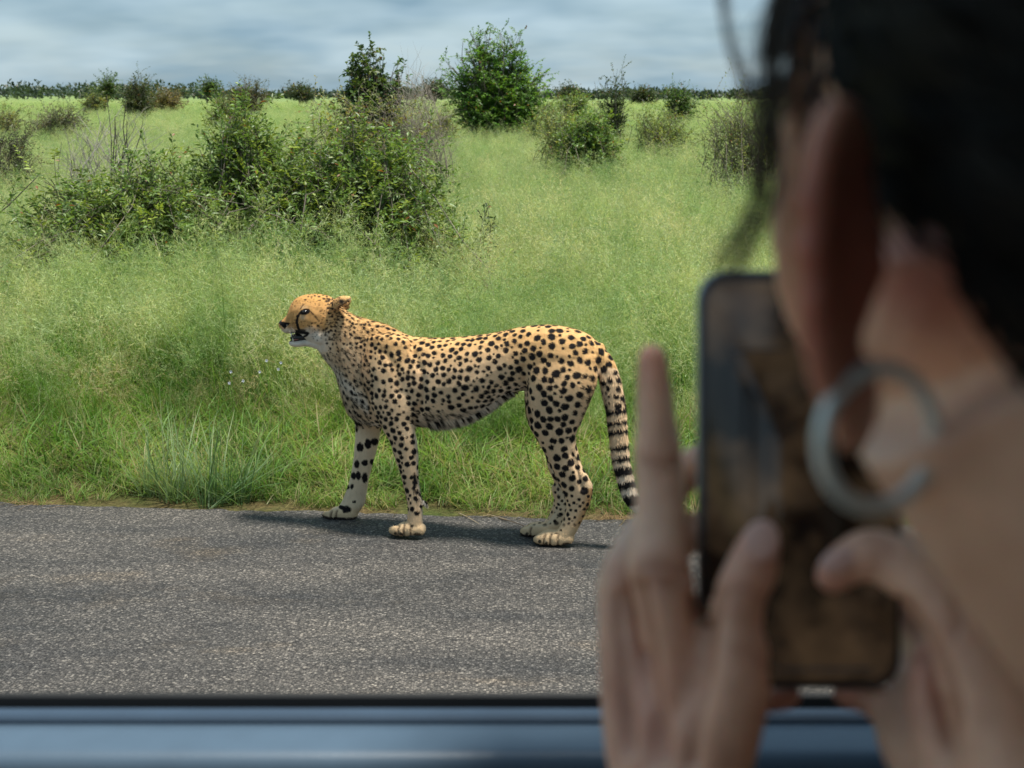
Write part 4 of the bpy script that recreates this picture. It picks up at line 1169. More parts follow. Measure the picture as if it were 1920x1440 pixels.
def plant(name, label, cat, Y, lobes, seed, n_clu=60, twigs=10, leafs=10, twig=0.22, ln=0.035, wd=0.008, col=(0.07, 0.11, 0.03), base_u=None,
          bark=(0.16, 0.14, 0.11), spread=0.12, up=0.22, lean=0.6, stem_r=0.012, dead=0.0, rust=0.02, group=None, shell=0.5, trunk_h=0.0, base_z=0.0, parts=('crown', 'trunk')):
    rg = np.random.default_rng(seed)
    t = Y * 1.02
    ln0 = ln; ln = max(ln, Y * .0017); wd = max(wd * ln / ln0, wd); twig = max(twig, Y * .0085)
    stem_r = max(stem_r * .6, Y * .00035)
    lob = [(PY(l[0], l[1], Y), l[2] * t / F_PX, l[3] * t / F_PX, l[4] if len(l) > 4 else 1.0) for l in lobes]
    wts = np.array([a[1] * a[1] * a[2] * 0 + a[1] * a[2] * a[3] for a in lob]); wts /= wts.sum()
    bu = base_u if base_u is not None else float(np.average([l[0] for l in lobes], weights=wts))
    base = PY(bu, 400, Y); base[2] = base_z
    centre = sum(w * a[0] for w, a in zip(wts, lob))
    crown, wood = MB(), MB()
    barkc = np.array(bark)
    tp, td, tl_, twd = [], [], [], []
    for k in range(n_clu):
        c, rx, rz, _ = lob[rg.choice(len(lob), p=wts)]
        d = unit(rg.normal(size=3)); rr = rg.random() ** shell
        C = c + d * rr * np.array([rx, min(rx, 1.2), rz])
        C[2] = max(C[2], 0.05)
        b0 = base + np.array([rg.normal() * spread, rg.normal() * spread, 0])
        if trunk_h > 0: b0 = base + np.array([rg.normal() * .02, rg.normal() * .02, rg.uniform(.45, 1.0) * trunk_h])
        span = C - b0
        ctl = b0 + span * np.array([.25, .25, .62]) + rg.normal(size=3) * .08 * np.linalg.norm(span)
        q = np.linspace(0, 1, 7)[:, None]
        path = b0 * (1 - q) ** 2 + 2 * ctl * q * (1 - q) + C * q * q
        path[1:-1] += rg.normal(size=(5, 3)) * .02 * np.linalg.norm(span)
        wood.tube(path, np.linspace(stem_r, stem_r * .3, 7) * rg.uniform(.6, 1.2), 4, C=barkc * rg.uniform(.6, 1.3), cap=False)
        out = unit(C - (centre * .6 + base * .4))
        isdead = rg.random() < dead
        for j in range(twigs):
            f = rg.uniform(.30, 1.0) ** .8; p0 = path[min(int(f * 6.2), 6)]
            dd = unit(out * lean + np.array([0, 0, up]) + rg.normal(size=3) * np.array([.8, .8, .5]))
            L_ = twig * rg.uniform(.45, 1.35)
            p1 = p0 + dd * L_ * .5; p2 = p0 + unit(dd + np.array([0, 0, rg.uniform(-.35, .15)])) * L_
            wood.tube([p0, p1, p2], [stem_r * .25, stem_r * .18, stem_r * .08], 3, C=barkc * rg.uniform(.6, 1.2), cap=False)
            if isdead: continue
            tp.append(np.stack([p0, p1, p2])); tl_.append(L_)
    if tp and leafs:
        T = np.array(tp); nt_ = len(T)
        f = np.linspace(.15, 1.0, leafs)[None, :] + rg.normal(size=(nt_, leafs)) * .03
        f = np.clip(f, 0, 1)
        A = np.where((f < .5)[..., None], T[:, None, 0] + (T[:, None, 1] - T[:, None, 0]) * (f * 2)[..., None], T[:, None, 1] + (T[:, None, 2] - T[:, None, 1]) * (f * 2 - 1)[..., None])
        ax = unit(T[:, 2] - T[:, 0])[:, None, :]
        sd = unit(np.cross(ax, np.array([0, 0, 1.0]) + rg.normal(size=(nt_, 1, 3)) * .3))
        alt = np.where(np.arange(leafs) % 2 == 0, 1.0, -1.0)[None, :, None]
        D = unit(ax * .75 + sd * alt * .8 + rg.normal(size=(nt_, leafs, 3)) * .32)
        P = A.reshape(-1, 3); D = D.reshape(-1, 3)
        base_c = np.array(col)
        tw_tone = np.repeat(rg.uniform(.65, 1.35, (nt_, 1)), leafs, 0)
        cc = base_c * tw_tone * rg.uniform(.75, 1.3, (len(P), 1))
        yel = np.repeat(rg.random((nt_, 1)) < .22, leafs, 0)
        cc = np.where(yel, cc * np.array([1.6, 1.3, .9]), cc)
        rs = rg.random((len(P), 1)) < rust
        cc = np.where(rs, np.array([0.22, 0.09, 0.03]), cc)
        leaves_into(crown, P, D, rg, ln, wd, cc, .12)
    if trunk_h > 0:
        wood.tube([base + np.array([0, 0, -.05]), base + np.array([.02, 0, trunk_h * .5]), base + np.array([.0, .02, trunk_h])], [stem_r * 2.6, stem_r * 2.0, stem_r * 1.3], 8, C=barkc)
    root = empty(name, tuple(base))
    tag(root, label, cat, group)
    adopt(wood.build(parts[1], M_BARK, None), root)
    if crown.n: adopt(crown.build(parts[0], M_LEAF, None), root)
    return root

DK = (0.055, 0.100, 0.030); MD = (0.118, 0.190, 0.050); OL = (0.165, 0.185, 0.070); LT = (0.15, 0.21, 0.065)
# the thicket in front
plant('leafy_shrub', 'dense leafy green shrub below the small dark tree, tallest of the thicket', 'shrub', 9.0, [(690, 360, 125, 95), (610, 405, 95, 60), (765, 350, 65, 85), (650, 265, 75, 60), (575, 345, 60, 80), (700, 425, 120, 50), (560, 430, 70, 40)], 21,
      n_clu=470, twigs=11, leafs=14, twig=.21, ln=.044, wd=.0085, col=MD, spread=.45, rust=.010)
plant('leafy_shrub', 'upright green shrub with loose tall shoots at the thicket middle', 'shrub', 9.4, [(470, 350, 80, 90), (440, 275, 55, 60), (490, 410, 90, 55), (455, 215, 42, 34, .8), (395, 330, 35, 60, .6), (420, 420, 70, 45)], 22,
      n_clu=260, twigs=11, leafs=14, twig=.24, ln=.044, wd=.0085, col=MD, spread=.35, up=.4, rust=.01)
plant('low_shrub', 'low spreading green shrub in front of the bare grey branches', 'shrub', 8.9, [(310, 390, 80, 65), (220, 405, 75, 55), (140, 410, 70, 50), (270, 330, 45, 50, .7), (95, 350, 25, 50, .5)], 23,
      n_clu=300, twigs=11, leafs=14, twig=.22, ln=.044, wd=.0085, col=MD, spread=.55, rust=.01)
plant('thorny_shrub', 'olive twiggy shrub rising behind the dense green thicket', 'shrub', 14.0, [(640, 195, 55, 45), (720, 225, 70, 55), (600, 260, 60, 60), (770, 230, 45, 60), (560, 310, 50, 60)], 24,
      n_clu=120, twigs=9, leafs=10, twig=.26, ln=.034, wd=.008, col=OL, spread=.4, dead=.10, bark=(0.22, 0.19, 0.15), rust=.02)
plant('small_tree', 'small dark leaved tree standing above the olive twiggy shrub', 'tree', 17.0, [(690, 120, 42, 32), (662, 140, 28, 22), (742, 142, 24, 32), (695, 172, 58, 34), (715, 230, 55, 40, .6)], 25,
      n_clu=190, twigs=12, leafs=10, twig=.15, ln=.055, wd=.019, col=DK, spread=.2, stem_r=.016, rust=.02, up=.1, lean=.3)
plant('dead_bush', 'bleached leafless bush between the dark tree and the round tree', 'bush', 14.6, [(785, 215, 40, 70), (775, 160, 35, 45), (815, 250, 30, 50)], 26,
      n_clu=90, twigs=14, leafs=0, twig=.32, bark=(0.36, 0.31, 0.26), spread=.2, stem_r=.008)
plant('dead_branches', 'bare grey branches standing up out of the grass', 'branches', 16.0, [(165, 250, 50, 50), (215, 245, 45, 60), (130, 270, 45, 45), (270, 260, 45, 50, .5)], 27,
      n_clu=60, twigs=6, leafs=0, twig=.30, bark=(0.33, 0.30, 0.27), spread=.3, stem_r=.013)
plant('dead_sapling', 'forked bare dark sapling standing alone beside the grey branches', 'sapling', 15.0, [(200, 175, 14, 14), (228, 205, 18, 14), (255, 225, 16, 8), (215, 215, 8, 20)], 28,
      n_clu=7, twigs=3, leafs=0, twig=.22, bark=(0.10, 0.085, 0.07), spread=.02, stem_r=.016, base_u=222)
plant('dark_shrub', 'dark shrub left of the bare grey branches', 'shrub', 17.5, [(10, 275, 55, 50), (40, 260, 35, 40), (-40, 270, 50, 55)], 29,
      n_clu=90, twigs=11, leafs=9, twig=.22, ln=.034, wd=.008, col=(0.048, 0.058, 0.030), spread=.35, dead=.3, bark=(.12, .10, .085))
plant('grey_green_shrub', 'grey green rounded shrub in the grass behind the bare branches', 'shrub', 36.0, [(130, 212, 40, 20), (85, 220, 35, 18)], 30,
      n_clu=60, twigs=10, leafs=8, twig=.28, ln=.045, wd=.011, col=(0.075, 0.085, 0.045), spread=.4, dead=.2)
plant('olive_shrub', 'olive shrub at the frame edge above the dark shrub', 'shrub', 36.0, [(10, 215, 45, 25), (-30, 205, 40, 25)], 31,
      n_clu=60, twigs=10, leafs=8, twig=.28, ln=.045, wd=.011, col=OL, spread=.4, dead=.1)
# the round tree
plant('round_tree', 'bushy bright green tree standing tallest above the grass', 'tree', 34.0,
      [(925, 112, 62, 45), (960, 75, 26, 20), (885, 82, 26, 18), (1000, 138, 32, 26), (842, 122, 26, 14), (872, 160, 55, 40), (945, 175, 80, 50), (1008, 180, 34, 34, .8), (890, 212, 65, 38), (965, 218, 68, 34), (920, 60, 22, 12), (985, 100, 22, 14)], 32,
      n_clu=380, twigs=12, leafs=10, twig=.22, ln=.075, wd=.024, col=(0.095, 0.200, 0.034), spread=.12, stem_r=.03, up=.08, rust=.012, shell=.42)
plant('olive_shrub', 'pale olive shrub leaning against the foot of the round tree', 'shrub', 31.0, [(1030, 215, 28, 35), (1010, 235, 30, 20), (835, 220, 18, 30, .7)][:2], 33,
      n_clu=50, twigs=10, leafs=8, twig=.25, ln=.05, wd=.013, col=LT, spread=.3)
plant('yellow_shrub', 'small yellow green shrub between the bleached bush and the round tree', 'shrub', 30.0, [(832, 225, 22, 24), (845, 205, 18, 16)], 34,
      n_clu=30, twigs=10, leafs=8, twig=.22, ln=.05, wd=.013, col=(0.13, 0.16, 0.045), spread=.2)
# right side
plant('leafy_shrub', 'compact dark green shrub standing below the sparse sapling', 'shrub', 19.5, [(1112, 235, 38, 45), (1095, 270, 42, 38), (1130, 275, 32, 34), (1075, 240, 30, 34, .6)], 35,
      n_clu=210, twigs=11, leafs=10, twig=.20, ln=.040, wd=.013, col=(0.105, 0.185, 0.045), spread=.25)
plant('pale_shrub', 'pale feathery shrub left of the compact dark shrub', 'shrub', 21.0, [(1062, 225, 30, 38), (1045, 262, 28, 30)], 36,
      n_clu=90, twigs=10, leafs=9, twig=.24, ln=.034, wd=.008, col=(0.19, 0.245, 0.08), spread=.25)
plant('sapling', 'sparse crooked sapling with open branches above the compact shrub', 'sapling', 30.0, [(1103, 147, 9, 5), (1122, 155, 12, 7), (1160, 133, 13, 12), (1150, 155, 20, 12), (1168, 158, 12, 12), (1150, 190, 24, 18), (1155, 210, 20, 14)], 37,
      n_clu=46, twigs=8, leafs=9, twig=.15, ln=.05, wd=.016, col=(0.045, 0.075, 0.024), spread=.05, stem_r=.014, base_u=1152)
plant('far_shrub', 'green shrub on the horizon just left of the sapling', 'shrub', 60.0, [(1085, 188, 22, 12), (1060, 192, 20, 10)], 38,
      n_clu=40, twigs=9, leafs=8, twig=.35, ln=.08, wd=.024, col=MD, spread=.4)
plant('far_shrub', 'bright green shrub on the horizon right of the sapling', 'shrub', 55.0, [(1268, 180, 20, 16), (1262, 166, 10, 7), (1285, 190, 18, 10)], 39,
      n_clu=45, twigs=9, leafs=8, twig=.28, ln=.08, wd=.026, col=(0.052, 0.105, 0.022), spread=.3)
plant('wispy_shrub', 'wispy olive shrub in the grass right of the compact dark shrub', 'shrub', 26.0, [(1245, 235, 34, 34), (1212, 222, 26, 26), (1280, 250, 30, 26)], 40,
      n_clu=110, twigs=9, leafs=8, twig=.26, ln=.034, wd=.009, col=(0.17, 0.235, 0.07), spread=.35, dead=.05)
plant('thorny_shrub', 'thorny shrub with bare twigs beside the loose hair strands', 'shrub', 15.5, [(1385, 215, 45, 50), (1420, 270, 45, 60), (1350, 225, 35, 35, .8), (1460, 220, 60, 60), (1400, 160, 25, 30, .6), (1340, 160, 12, 25, .3), (1395, 330, 60, 14, .9), (1345, 300, 30, 25, .5), (1320, 215, 30, 22, .6)], 41,
      n_clu=200, twigs=10, leafs=8, twig=.24, ln=.030, wd=.007, col=(0.15, 0.20, 0.065), spread=.35, dead=.12, bark=(.20, .17, .14), base_u=1425)
# left distance
plant('far_shrub', 'dark twiggy shrub standing on the horizon beside a brown one', 'shrub', 70.0, [(266, 172, 28, 28), (258, 190, 22, 18)], 43,
      n_clu=75, twigs=10, leafs=8, twig=.35, ln=.07, wd=.018, col=(0.052, 0.075, 0.026), spread=.3, up=.5, dead=.2)
plant('brown_shrub', 'brown olive shrub crouching right of the dark twiggy shrub', 'shrub', 85.0, [(318, 182, 32, 18), (300, 195, 30, 12)], 44,
      n_clu=70, twigs=10, leafs=8, twig=.35, ln=.08, wd=.02, col=(0.125, 0.112, 0.045), spread=.5)
plant('far_shrub', 'twiggy shrub on the horizon with bare shoots on top', 'shrub', 75.0, [(475, 172, 40, 24), (450, 180, 28, 18), (482, 140, 8, 14, .25)], 45,
      n_clu=85, twigs=10, leafs=7, twig=.30, ln=.05, wd=.012, col=(0.085, 0.090, 0.042), spread=.35, dead=.3)
plant('yellow_shrub', 'low yellow green shrub in front of the twiggy horizon shrub', 'shrub', 45.0, [(418, 185, 25, 10), (425, 212, 34, 16)], 46,
      n_clu=45, twigs=10, leafs=8, twig=.25, ln=.05, wd=.012, col=(0.105, 0.135, 0.035), spread=.35)
plant('far_shrub', 'small green shrub left of the dark twiggy horizon shrub', 'shrub', 80.0, [(180, 190, 16, 12)], 47,
      n_clu=26, twigs=9, leafs=8, twig=.35, ln=.09, wd=.025, col=(0.10, 0.13, 0.04), spread=.2)
plant('far_tree', 'small lone tree with a tufted crown beside the dark twiggy shrub', 'tree', 90.0, [(203, 153, 9, 9), (208, 165, 8, 6)], 48,
      n_clu=22, twigs=9, leafs=8, twig=.28, ln=.12, wd=.035, col=DK, spread=.05, stem_r=.035, trunk_h=1.0, base_u=207)
plant('far_tree', 'tiny round topped tree alone on the horizon', 'tree', 160.0, [(397, 165, 9, 6)], 49,
      n_clu=22, twigs=9, leafs=8, twig=.45, ln=.22, wd=.07, col=DK, spread=.05, stem_r=.06, trunk_h=1.4, base_u=397)
for q, (u_, v_, ru_, rv_, lab) in enumerate(((565, 176, 22, 8, 'flat topped dark tree far off between the horizon shrub and the thicket'), (815, 166, 20, 10, 'dark far tree peeping out behind the round tree'),
                                           (1062, 178, 12, 6, 'dark far tree just right of the round tree'), (1200, 184, 22, 6, 'low dark far tree just right of the sapling'))):
    plant('far_tree', lab, 'tree', 170.0, [(u_, v_, ru_, rv_), (u_ + 8, v_ + 4, ru_ * .8, rv_ * .7)], 50 + q, n_clu=34, twigs=9, leafs=8, twig=.55, ln=.24, wd=.08, col=(0.040, 0.062, 0.026), spread=.3, stem_r=.05, trunk_h=1.2)
plant('weed', 'leaning dark weed standing alone in the pale grass', 'weed', 8.9, [(915, 385, 5, 8), (925, 372, 5, 6), (906, 402, 4, 8)], 60,
      n_clu=7, twigs=4, leafs=9, twig=.07, ln=.035, wd=.005, col=(0.045, 0.075, 0.028), spread=.004, stem_r=.004, base_u=897)

# far wood along the horizon: one mass
fw_mb = MB(); rg = np.random.default_rng(77)
for k in range(980):
    y_ = rg.uniform(420, 760); x_ = rg.uniform(-.75, .75) * y_
    hh = rg.uniform(2.6, 5.2) * (1.15 if x_ < -.22 * y_ else .75)
    n_ = 46
    c = np.array([x_, y_, hh * .55])
    P = c + unit(rg.normal(size=(n_, 3))) * rg.random((n_, 1)) ** .5 * np.array([hh * .9, hh * .9, hh * .5])
    P[:, 2] = np.maximum(P[:, 2], .2)
    D = unit(rg.normal(size=(n_, 3)) + np.array([0, 0, .4]))
    cc = np.array([0.036, 0.058, 0.034]) * rg.uniform(.6, 1.3, (n_, 1)) * rg.uniform(.7, 1.3)
    leaves_into(fw_mb, P, D, rg, 1.5, .5, cc)
o = fw_mb.build('far_wood', M_LEAF)
tag(o, 'dark line of far trees along the horizon', 'wood', kind='stuff')

# ------------------------------------------------------------------ grass
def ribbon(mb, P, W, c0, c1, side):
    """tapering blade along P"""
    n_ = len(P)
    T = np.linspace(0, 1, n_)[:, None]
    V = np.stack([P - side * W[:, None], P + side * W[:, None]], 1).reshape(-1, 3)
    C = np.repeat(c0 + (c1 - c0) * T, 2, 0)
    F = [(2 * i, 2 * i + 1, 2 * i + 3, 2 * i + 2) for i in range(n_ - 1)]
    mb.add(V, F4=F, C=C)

def blade(mb, rg, b, az, lean, L_, w, c0, c1, seg=4, bend=.6):
    t = np.linspace(0, 1, seg)
    d = np.array([math.cos(az), math.sin(az), 0])
    hor = L_ * (math.sin(lean) * t + bend * t ** 2.2 * .5)
    ver = L_ * (math.cos(lean) * t - bend * t ** 2.6 * .35)
    P = b + d * hor[:, None] + np.array([0, 0, 1.0]) * np.maximum(ver, .005)[:, None]
    side = np.array([-d[1], d[0], 0]) * math.cos(.6) + np.array([0, 0, 1]) * .2
    a2 = rg.uniform(-.9, .9); side = side * math.cos(a2) + d * math.sin(a2)
    W = w * np.array([1, 1, .75, .08])[:seg] if seg == 4 else w * np.linspace(1, .1, seg)
    ribbon(mb, P, W, c0, c1, side)
    return P

def panicle(mb, rg, P, c, size, nb):
    """airy open seed head on the end of the culm"""
    p0, p1 = P[-2], P[-1]
    ax = unit(p1 - p0)
    for k in range(nb):
        f = rg.uniform(-.2, 1.0)
        b = p1 - ax * size * (1 - f) * .9
        d = unit(ax * .75 + rg.normal(size=3) * .62)
        L_ = size * rg.uniform(.25, .75) * (1.15 - .5 * max(f, 0))
        e = b + d * L_
        s_ = unit(np.cross(d, rg.normal(size=3)))
        w = .0009
        mb.add([b - s_ * w, b + s_ * w, e], F3=[(0, 1, 2)], C=c * .9)
        for m_ in range(3):
            q = b + d * L_ * rg.uniform(.4, 1.05) + rg.normal(size=3) * .004
            l2 = rg.uniform(.012, .028); d2 = unit(d + rg.normal(size=3) * .6); s2 = unit(np.cross(d2, rg.normal(size=3)))
            mb.add([q, q + d2 * l2 * .5 + s2 * .0012, q + d2 * l2, q + d2 * l2 * .5 - s2 * .0012], F4=[(0, 1, 2, 3)], C=c * rg.uniform(.85, 1.2))

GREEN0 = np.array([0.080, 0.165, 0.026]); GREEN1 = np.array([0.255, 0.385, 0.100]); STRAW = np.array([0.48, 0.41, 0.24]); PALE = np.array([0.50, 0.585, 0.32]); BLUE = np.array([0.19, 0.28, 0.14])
def tuft(kind, seed):
    rg = np.random.default_rng(seed); mb = MB()
    def rb(R): 
        a, r_ = rg.uniform(0, 6.283), R * math.sqrt(rg.random()); return np.array([r_ * math.cos(a), r_ * math.sin(a), 0])
    def tone(a, b): return a * rg.uniform(.75, 1.25), b * rg.uniform(.8, 1.2) * np.array([rg.uniform(.85, 1.25), 1, 1])
    if kind == 'tall':
        for k in range(46):
            c0, c1 = tone(GREEN0, GREEN1)
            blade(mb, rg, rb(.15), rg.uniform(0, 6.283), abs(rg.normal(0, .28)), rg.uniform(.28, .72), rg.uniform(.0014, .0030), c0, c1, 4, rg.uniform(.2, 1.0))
        for k in range(18):
            c = PALE * rg.uniform(.8, 1.15) * np.array([rg.uniform(.9, 1.2), 1, rg.uniform(.8, 1.1)])
            P = blade(mb, rg, rb(.15), rg.uniform(0, 6.283), abs(rg.normal(0, .22)), rg.uniform(.5, .85), .0013, (GREEN1 * .9 if k % 2 else c * .8), c, 5, rg.uniform(.05, .5))
            panicle(mb, rg, P, c, rg.uniform(.12, .24), 12)
    elif kind == 'lush':
        for k in range(70):
            c0, c1 = tone(GREEN0 * .9, GREEN1 * np.array([.8, 1.0, .8]))
            blade(mb, rg, rb(.15), rg.uniform(0, 6.283), abs(rg.normal(0, .26)), rg.uniform(.3, .62), rg.uniform(.0018, .0036), c0, c1, 4, rg.uniform(.2, 1.1))
        for k in range(4):
            c = PALE * rg.uniform(.8, 1.1)
            P = blade(mb, rg, rb(.15), rg.uniform(0, 6.283), abs(rg.normal(0, .2)), rg.uniform(.5, .75), .0009, GREEN1, c, 5, rg.uniform(.05, .4))
            panicle(mb, rg, P, c, rg.uniform(.1, .18), 12)
    elif kind == 'dry':
        for k in range(30):
            c0, c1 = tone(GREEN0 * 1.1, GREEN1 * np.array([1.3, 1.05, 1.0]))
            blade(mb, rg, rb(.15), rg.uniform(0, 6.283), abs(rg.normal(0, .4)), rg.uniform(.2, .5), rg.uniform(.0014, .0026), c0, c1, 4, rg.uniform(.3, 1.3))
        for k in range(16):
            c = STRAW * rg.uniform(.75, 1.2)
            P = blade(mb, rg, rb(.16), rg.uniform(0, 6.283), abs(rg.normal(0, .5)), rg.uniform(.35, .65), .0010, STRAW * .7, c, 5, rg.uniform(.2, .9))
            panicle(mb, rg, P, c, rg.uniform(.1, .2), 14)
    elif kind == 'short':
        for k in range(60):
            c0, c1 = tone(GREEN0 * 1.1, GREEN1 * np.array([1.1, 1.1, 1.1]))
            if rg.random() < .30: c0, c1 = STRAW * rg.uniform(.5, .9), STRAW * rg.uniform(.7, 1.1)
            blade(mb, rg, rb(.09), rg.uniform(0, 6.283), abs(rg.normal(0, .55)), rg.uniform(.06, .20), rg.uniform(.0014, .0030), c0, c1, 4, rg.uniform(.3, 1.3))
    elif kind == 'spiky':
        for k in range(64):
            c0, c1 = tone(BLUE * .75, BLUE * 1.25)
            blade(mb, rg, rb(.06), rg.uniform(0, 6.283), abs(rg.normal(.42, .42)), rg.uniform(.18, .50), rg.uniform(.0018, .0034), c0, c1, 4, rg.uniform(.0, .5))
    return mb.build('tuft_' + kind, M_GRASS, None, link=False)

KINDS = ['tall', 'tall', 'tall', 'tall', 'lush', 'lush', 'dry', 'dry', 'short', 'short', 'short', 'spiky', 'spiky']
protos = bpy.data.collections.new('grass_tufts')
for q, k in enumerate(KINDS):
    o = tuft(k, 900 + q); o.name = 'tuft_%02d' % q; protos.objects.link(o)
IDX = {k: [i for i, kk in enumerate(KINDS) if kk == k] for k in set(KINDS)}

def scatter_nodes():
    ng = bpy.data.node_groups.new('grass_scatter', 'GeometryNodeTree')
    ng.interface.new_socket('Geometry', in_out='INPUT', socket_type='NodeSocketGeometry')
    ng.interface.new_socket('Geometry', in_out='OUTPUT', socket_type='NodeSocketGeometry')
    gi = ng.nodes.new('NodeGroupInput'); go = ng.nodes.new('NodeGroupOutput')
    iop = ng.nodes.new('GeometryNodeInstanceOnPoints'); ci = ng.nodes.new('GeometryNodeCollectionInfo')
    ci.inputs['Collection'].default_value = protos; ci.inputs['Separate Children'].default_value = True; ci.inputs['Reset Children'].default_value = True
    iop.inputs['Pick Instance'].default_value = True
    def na(nm, ty):
        a = ng.nodes.new('GeometryNodeInputNamedAttribute'); a.data_type = ty; a.inputs['Name'].default_value = nm; return a.outputs['Attribute']
    ng.links.new(gi.outputs[0], iop.inputs['Points']); ng.links.new(ci.outputs[0], iop.inputs['Instance'])
    ng.links.new(na('kind_id', 'INT'), iop.inputs['Instance Index'])
    ng.links.new(na('rot', 'FLOAT_VECTOR'), iop.inputs['Rotation'])
    ng.links.new(na('scl', 'FLOAT_VECTOR'), iop.inputs['Scale'])
    ng.links.new(iop.outputs[0], go.inputs[0])
    return ng
NG = scatter_nodes()
def scatter(name, label, P, K, R, S):
    me = bpy.data.meshes.new(name); me.vertices.add(len(P)); me.vertices.foreach_set('co', np.asarray(P, np.float32).ravel())
    a = me.attributes.new('kind_id', 'INT', 'POINT'); a.data.foreach_set('value', np.asarray(K, np.int32))
    a = me.attributes.new('rot', 'FLOAT_VECTOR', 'POINT'); a.data.foreach_set('vector', np.asarray(R, np.float32).ravel())
    a = me.attributes.new('scl', 'FLOAT_VECTOR', 'POINT'); a.data.foreach_set('vector', np.asarray(S, np.float32).ravel())
    me.materials.append(M_GRASS)
    ob = bpy.data.objects.new(name, me); COL.objects.link(ob)
    md = ob.modifiers.new('scatter', 'NODES'); md.node_group = NG
    tag(ob, label, 'grass', kind='stuff')
    return ob

rg = np.random.default_rng(31)
def n2(x, y, s, seed): return vnoise(np.column_stack([x, y, np.zeros(len(x))]), s, seed)
def zone(y0, y1, dens, margin=1.8):
    w1 = .50 * y1 + margin
    n_ = int((y1 - y0) * 2 * w1 * dens)
    y_ = rg.uniform(y0, y1, n_); x_ = rg.uniform(-w1, w1, n_)
    k = np.abs(x_) < .50 * y_ + margin
    return x_[k], y_[k]
# meadow
PX, PYY, KK, RR, SS = [], [], [], [], []
for (y0, y1, dn, sc) in ((5.6, 8, 75, 1.0), (8, 12, 48, 1.08), (12, 20, 26, 1.18), (20, 40, 8, 1.45), (40, 90, 1.7, 1.9), (90, 230, .28, 3.0)):
    x_, y_ = zone(y0, y1, dn)
    dist = y_ - road_edge(x_)
    start = 0.95 + .28 * n2(x_, y_, 1.2, 41) - .30 * sstep(-1.0, -1.8, x_)
    k = dist > start
    x_, y_, dist, start = x_[k], y_[k], dist[k], start[k]
    nz = n2(x_, y_, .9, 42) + .5 * n2(x_, y_, 2.3, 43)
    u_r = rg.random(len(x_))
    kind = np.where(nz > .55, 4, 0)
    kind = np.where(u_r < .27, 4, kind)
    dryp = 1.2 * np.exp(-(((x_ + 1.75) / .75) ** 2 + ((y_ - 6.05) / .5) ** 2)) + .35 * (n2(x_, y_, .5, 44) > .75)
    kind = np.where(u_r > 1 - np.clip(dryp, 0, .8) - .03, 6, kind)
    kid = np.where(kind == 0, rg.integers(0, 4, len(x_)), np.where(kind == 4, 4 + rg.integers(0, 2, len(x_)), 6 + rg.integers(0, 2, len(x_))))
    hs = sc * (.95 + .20 * n2(x_, y_, 1.4, 45) + .10 * n2(x_, y_, 5.0, 47)) * rg.uniform(.7, 1.22, len(x_)) * (.55 + .45 * sstep(0, .5, dist - start))
    PX.append(np.column_stack([x_, y_, np.full(len(x_), -.01)])); KK.append(kid)
    RR.append(np.column_stack([rg.normal(0, .08, len(x_)), rg.normal(0, .08, len(x_)), rg.uniform(0, 6.283, len(x_))]))
    h2 = np.minimum(hs, 1.2 * rg.uniform(.8, 1.15, len(x_)))
    SS.append(np.column_stack([hs, hs, h2]))
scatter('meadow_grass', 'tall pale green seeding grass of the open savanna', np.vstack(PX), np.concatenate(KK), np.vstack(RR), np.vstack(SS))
# verge: short grass next to the road, thin at the very edge
x_, y_ = zone(4.6, 6.9, 330, 1.0)
dist = y_ - road_edge(x_)
cover = .12 + .9 * sstep(.02, .40, dist) + .45 * n2(x_, y_, 3.0, 46)
k = (dist > .035) & (dist < 1.5) & (rg.random(len(x_)) < cover)
x_, y_, dist = x_[k], y_[k], dist[k]
kid = 8 + rg.integers(0, 3, len(x_))
hs = (.55 + .75 * sstep(.05, .8, dist)) * rg.uniform(.7, 1.35, len(x_))
scatter('verge_grass', 'short bright green grass edging the road', np.column_stack([x_, y_, np.zeros(len(x_))]), kid, np.column_stack([rg.normal(0, .12, len(x_)), rg.normal(0, .12, len(x_)), rg.uniform(0, 6.283, len(x_))]), np.column_stack([hs, hs, hs]))
# single bluish tussocks at the kerbless edge are countable things
spk = [(330, 940, 1.05, 11), (395, 950, .95, 12), (445, 945, .80, 11), (285, 930, .75, 12), (1090, 950, .6, 11)]
tus_lab = ['tall spiky bluish grass tussock at the road edge', 'broad spiky bluish tussock leaning over the asphalt', 'small spiky tussock right of the broad bluish one', 'slim spiky tussock left of the tall bluish one', 'low spiky tussock behind the hind paws']
for q, (u_, v_, sc, pi_) in enumerate(spk):
    p = PG(u_, v_); p[1] = max(p[1], road_edge(p[0]) + .10)
    src = protos.objects['tuft_%02d' % pi_]
    ob = bpy.data.objects.new('grass_tussock', src.data); COL.objects.link(ob)
    ob.location = (p[0], p[1], 0); ob.rotation_euler = (0, 0, q * 1.3); ob.scale = (sc, sc, sc)
    tag(ob, tus_lab[q], 'tussock', 'spiky tussocks by the road')

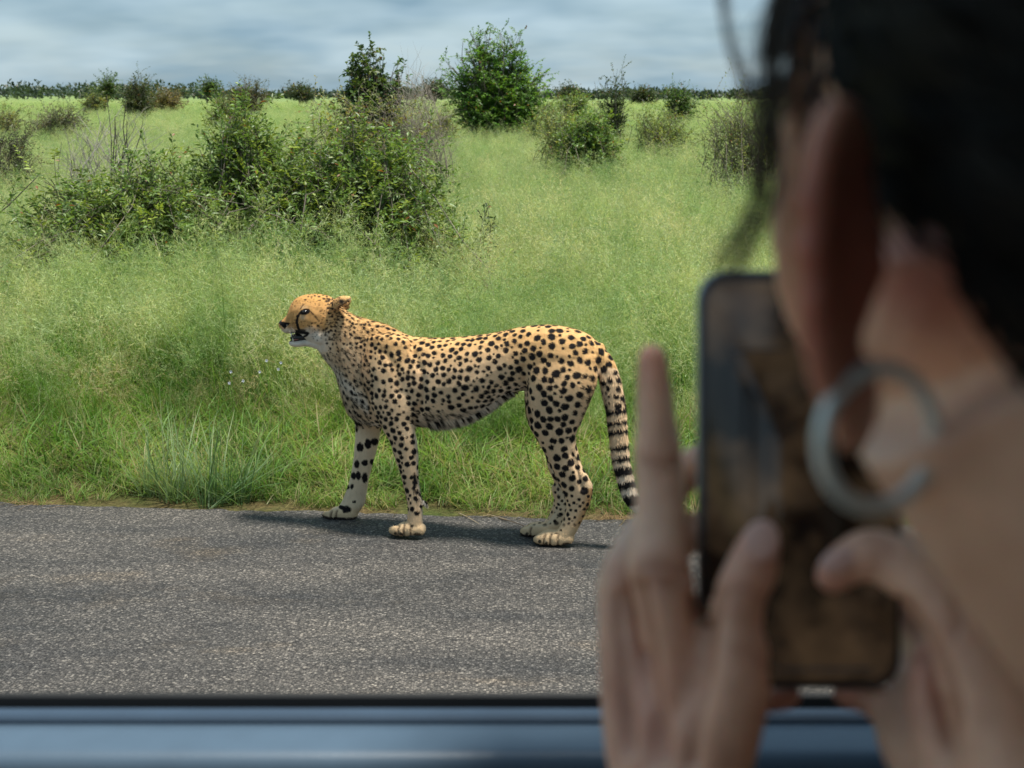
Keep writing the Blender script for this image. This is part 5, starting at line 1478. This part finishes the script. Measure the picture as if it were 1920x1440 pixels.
# straw litter on the edge, twigs on the asphalt, flowers
lm = MB()
for k in range(3200):
    xx = rg.uniform(-3.2, 3.2)
    if math.sin(xx * 5.1) + math.sin(xx * 2.3 + 1) + rg.normal() * .6 < .2: continue
    yy = road_edge(xx) + abs(rg.normal(0, .12)) - .03
    a = rg.uniform(0, 3.14) * .6 + rg.choice([0, 2.6]); L_ = rg.uniform(.02, .11); w = rg.uniform(.0006, .0016)
    d = np.array([math.cos(a), math.sin(a), rg.normal(0, .12)]); s_ = np.array([-d[1], d[0], 0])
    z0 = (ROAD_Z if yy < road_edge(xx) else max(ROAD_Z - .6 * (yy - road_edge(xx)), .004)) + .004 + rg.random() * .012
    b = np.array([xx, yy, z0]); m_ = b + d * L_ * .5 + np.array([0, 0, .004])
    c = np.array([0.30, 0.225, 0.13]) * rg.uniform(.4, 1.25) * np.array([1, rg.uniform(.8, 1.05), rg.uniform(.7, 1)])
    ribbon(lm, np.array([b, m_, b + d * L_]), np.array([w, w, w * .4]), c, c, s_)
o = lm.build('straw_litter', M_GRASS); tag(o, 'dry straw lying along the edge of the asphalt', 'straw', kind='stuff')
tw_lab = ['thin pale straw stalk lying on the asphalt between the paws', 'dark thin twig lying on the asphalt before the hind paws', 'short curled stalk lying beside the pale one']
for q, pts in enumerate((((860, 962), (878, 970), (898, 982)), ((935, 972), (960, 978), (985, 987)), ((905, 968), (920, 966), (950, 974)))):
    mb = MB(); P = []
    for (u_, v_) in pts:
        d = ray(u_, v_); P.append(CAMP + d * (-(CAM_H - ROAD_Z - .006) / d[2]))
    P = catmull(P, 4); mb.tube(P, np.linspace(.0022, .0012, len(P)), 5, C=[(0.32, 0.26, 0.17), (0.10, 0.075, 0.05), (0.30, 0.24, 0.16)][q])
    tag(mb.build('stalk', M_BARK), tw_lab[q], 'stalk')
M_PETAL = plain('white_petal', (0.75, 0.76, 0.78), 0.6, 0.2)
M_YEL = plain('yellow_petal', (0.70, 0.42, 0.03), 0.6, 0.2)
def flower(u_, v_, Y, mat, label, r_, group=None):
    c = PY(u_, v_, Y); root = empty('flower', (c[0], c[1], 0)); tag(root, label, 'flower', group)
    mb = MB()
    for k in range(5):
        a = k * 1.2566 + u_
        d = np.array([math.cos(a), -.55, math.sin(a)]); d = unit(d)
        ellipsoid(mb, c + d * r_ * .6, d * r_ * .6, unit(np.cross(d, [0, 1, 0])) * r_ * .38, np.array([0, r_ * .1, 0]), 8)
    adopt(mb.build('petals', mat, None, smooth=True), root)
    mb = MB(); mb.tube([(c[0], c[1], 0), (c[0] + .01, c[1], c[2] * .5), c], [.0012, .0011, .0008], 4, C=GREEN0)
    adopt(mb.build('stem', M_BARK, None), root)
for (u_, v_) in ((527, 680), (522, 692), (500, 676), (433, 697), (487, 697), (456, 714), (430, 718)):
    flower(u_, v_, 5.95, M_PETAL, 'tiny white flower in the grass before the cheetah', .007, 'white flowers in the grass')
flower(491, 456, 8.7, M_YEL, 'tiny yellow flower at the foot of the thicket', .014)
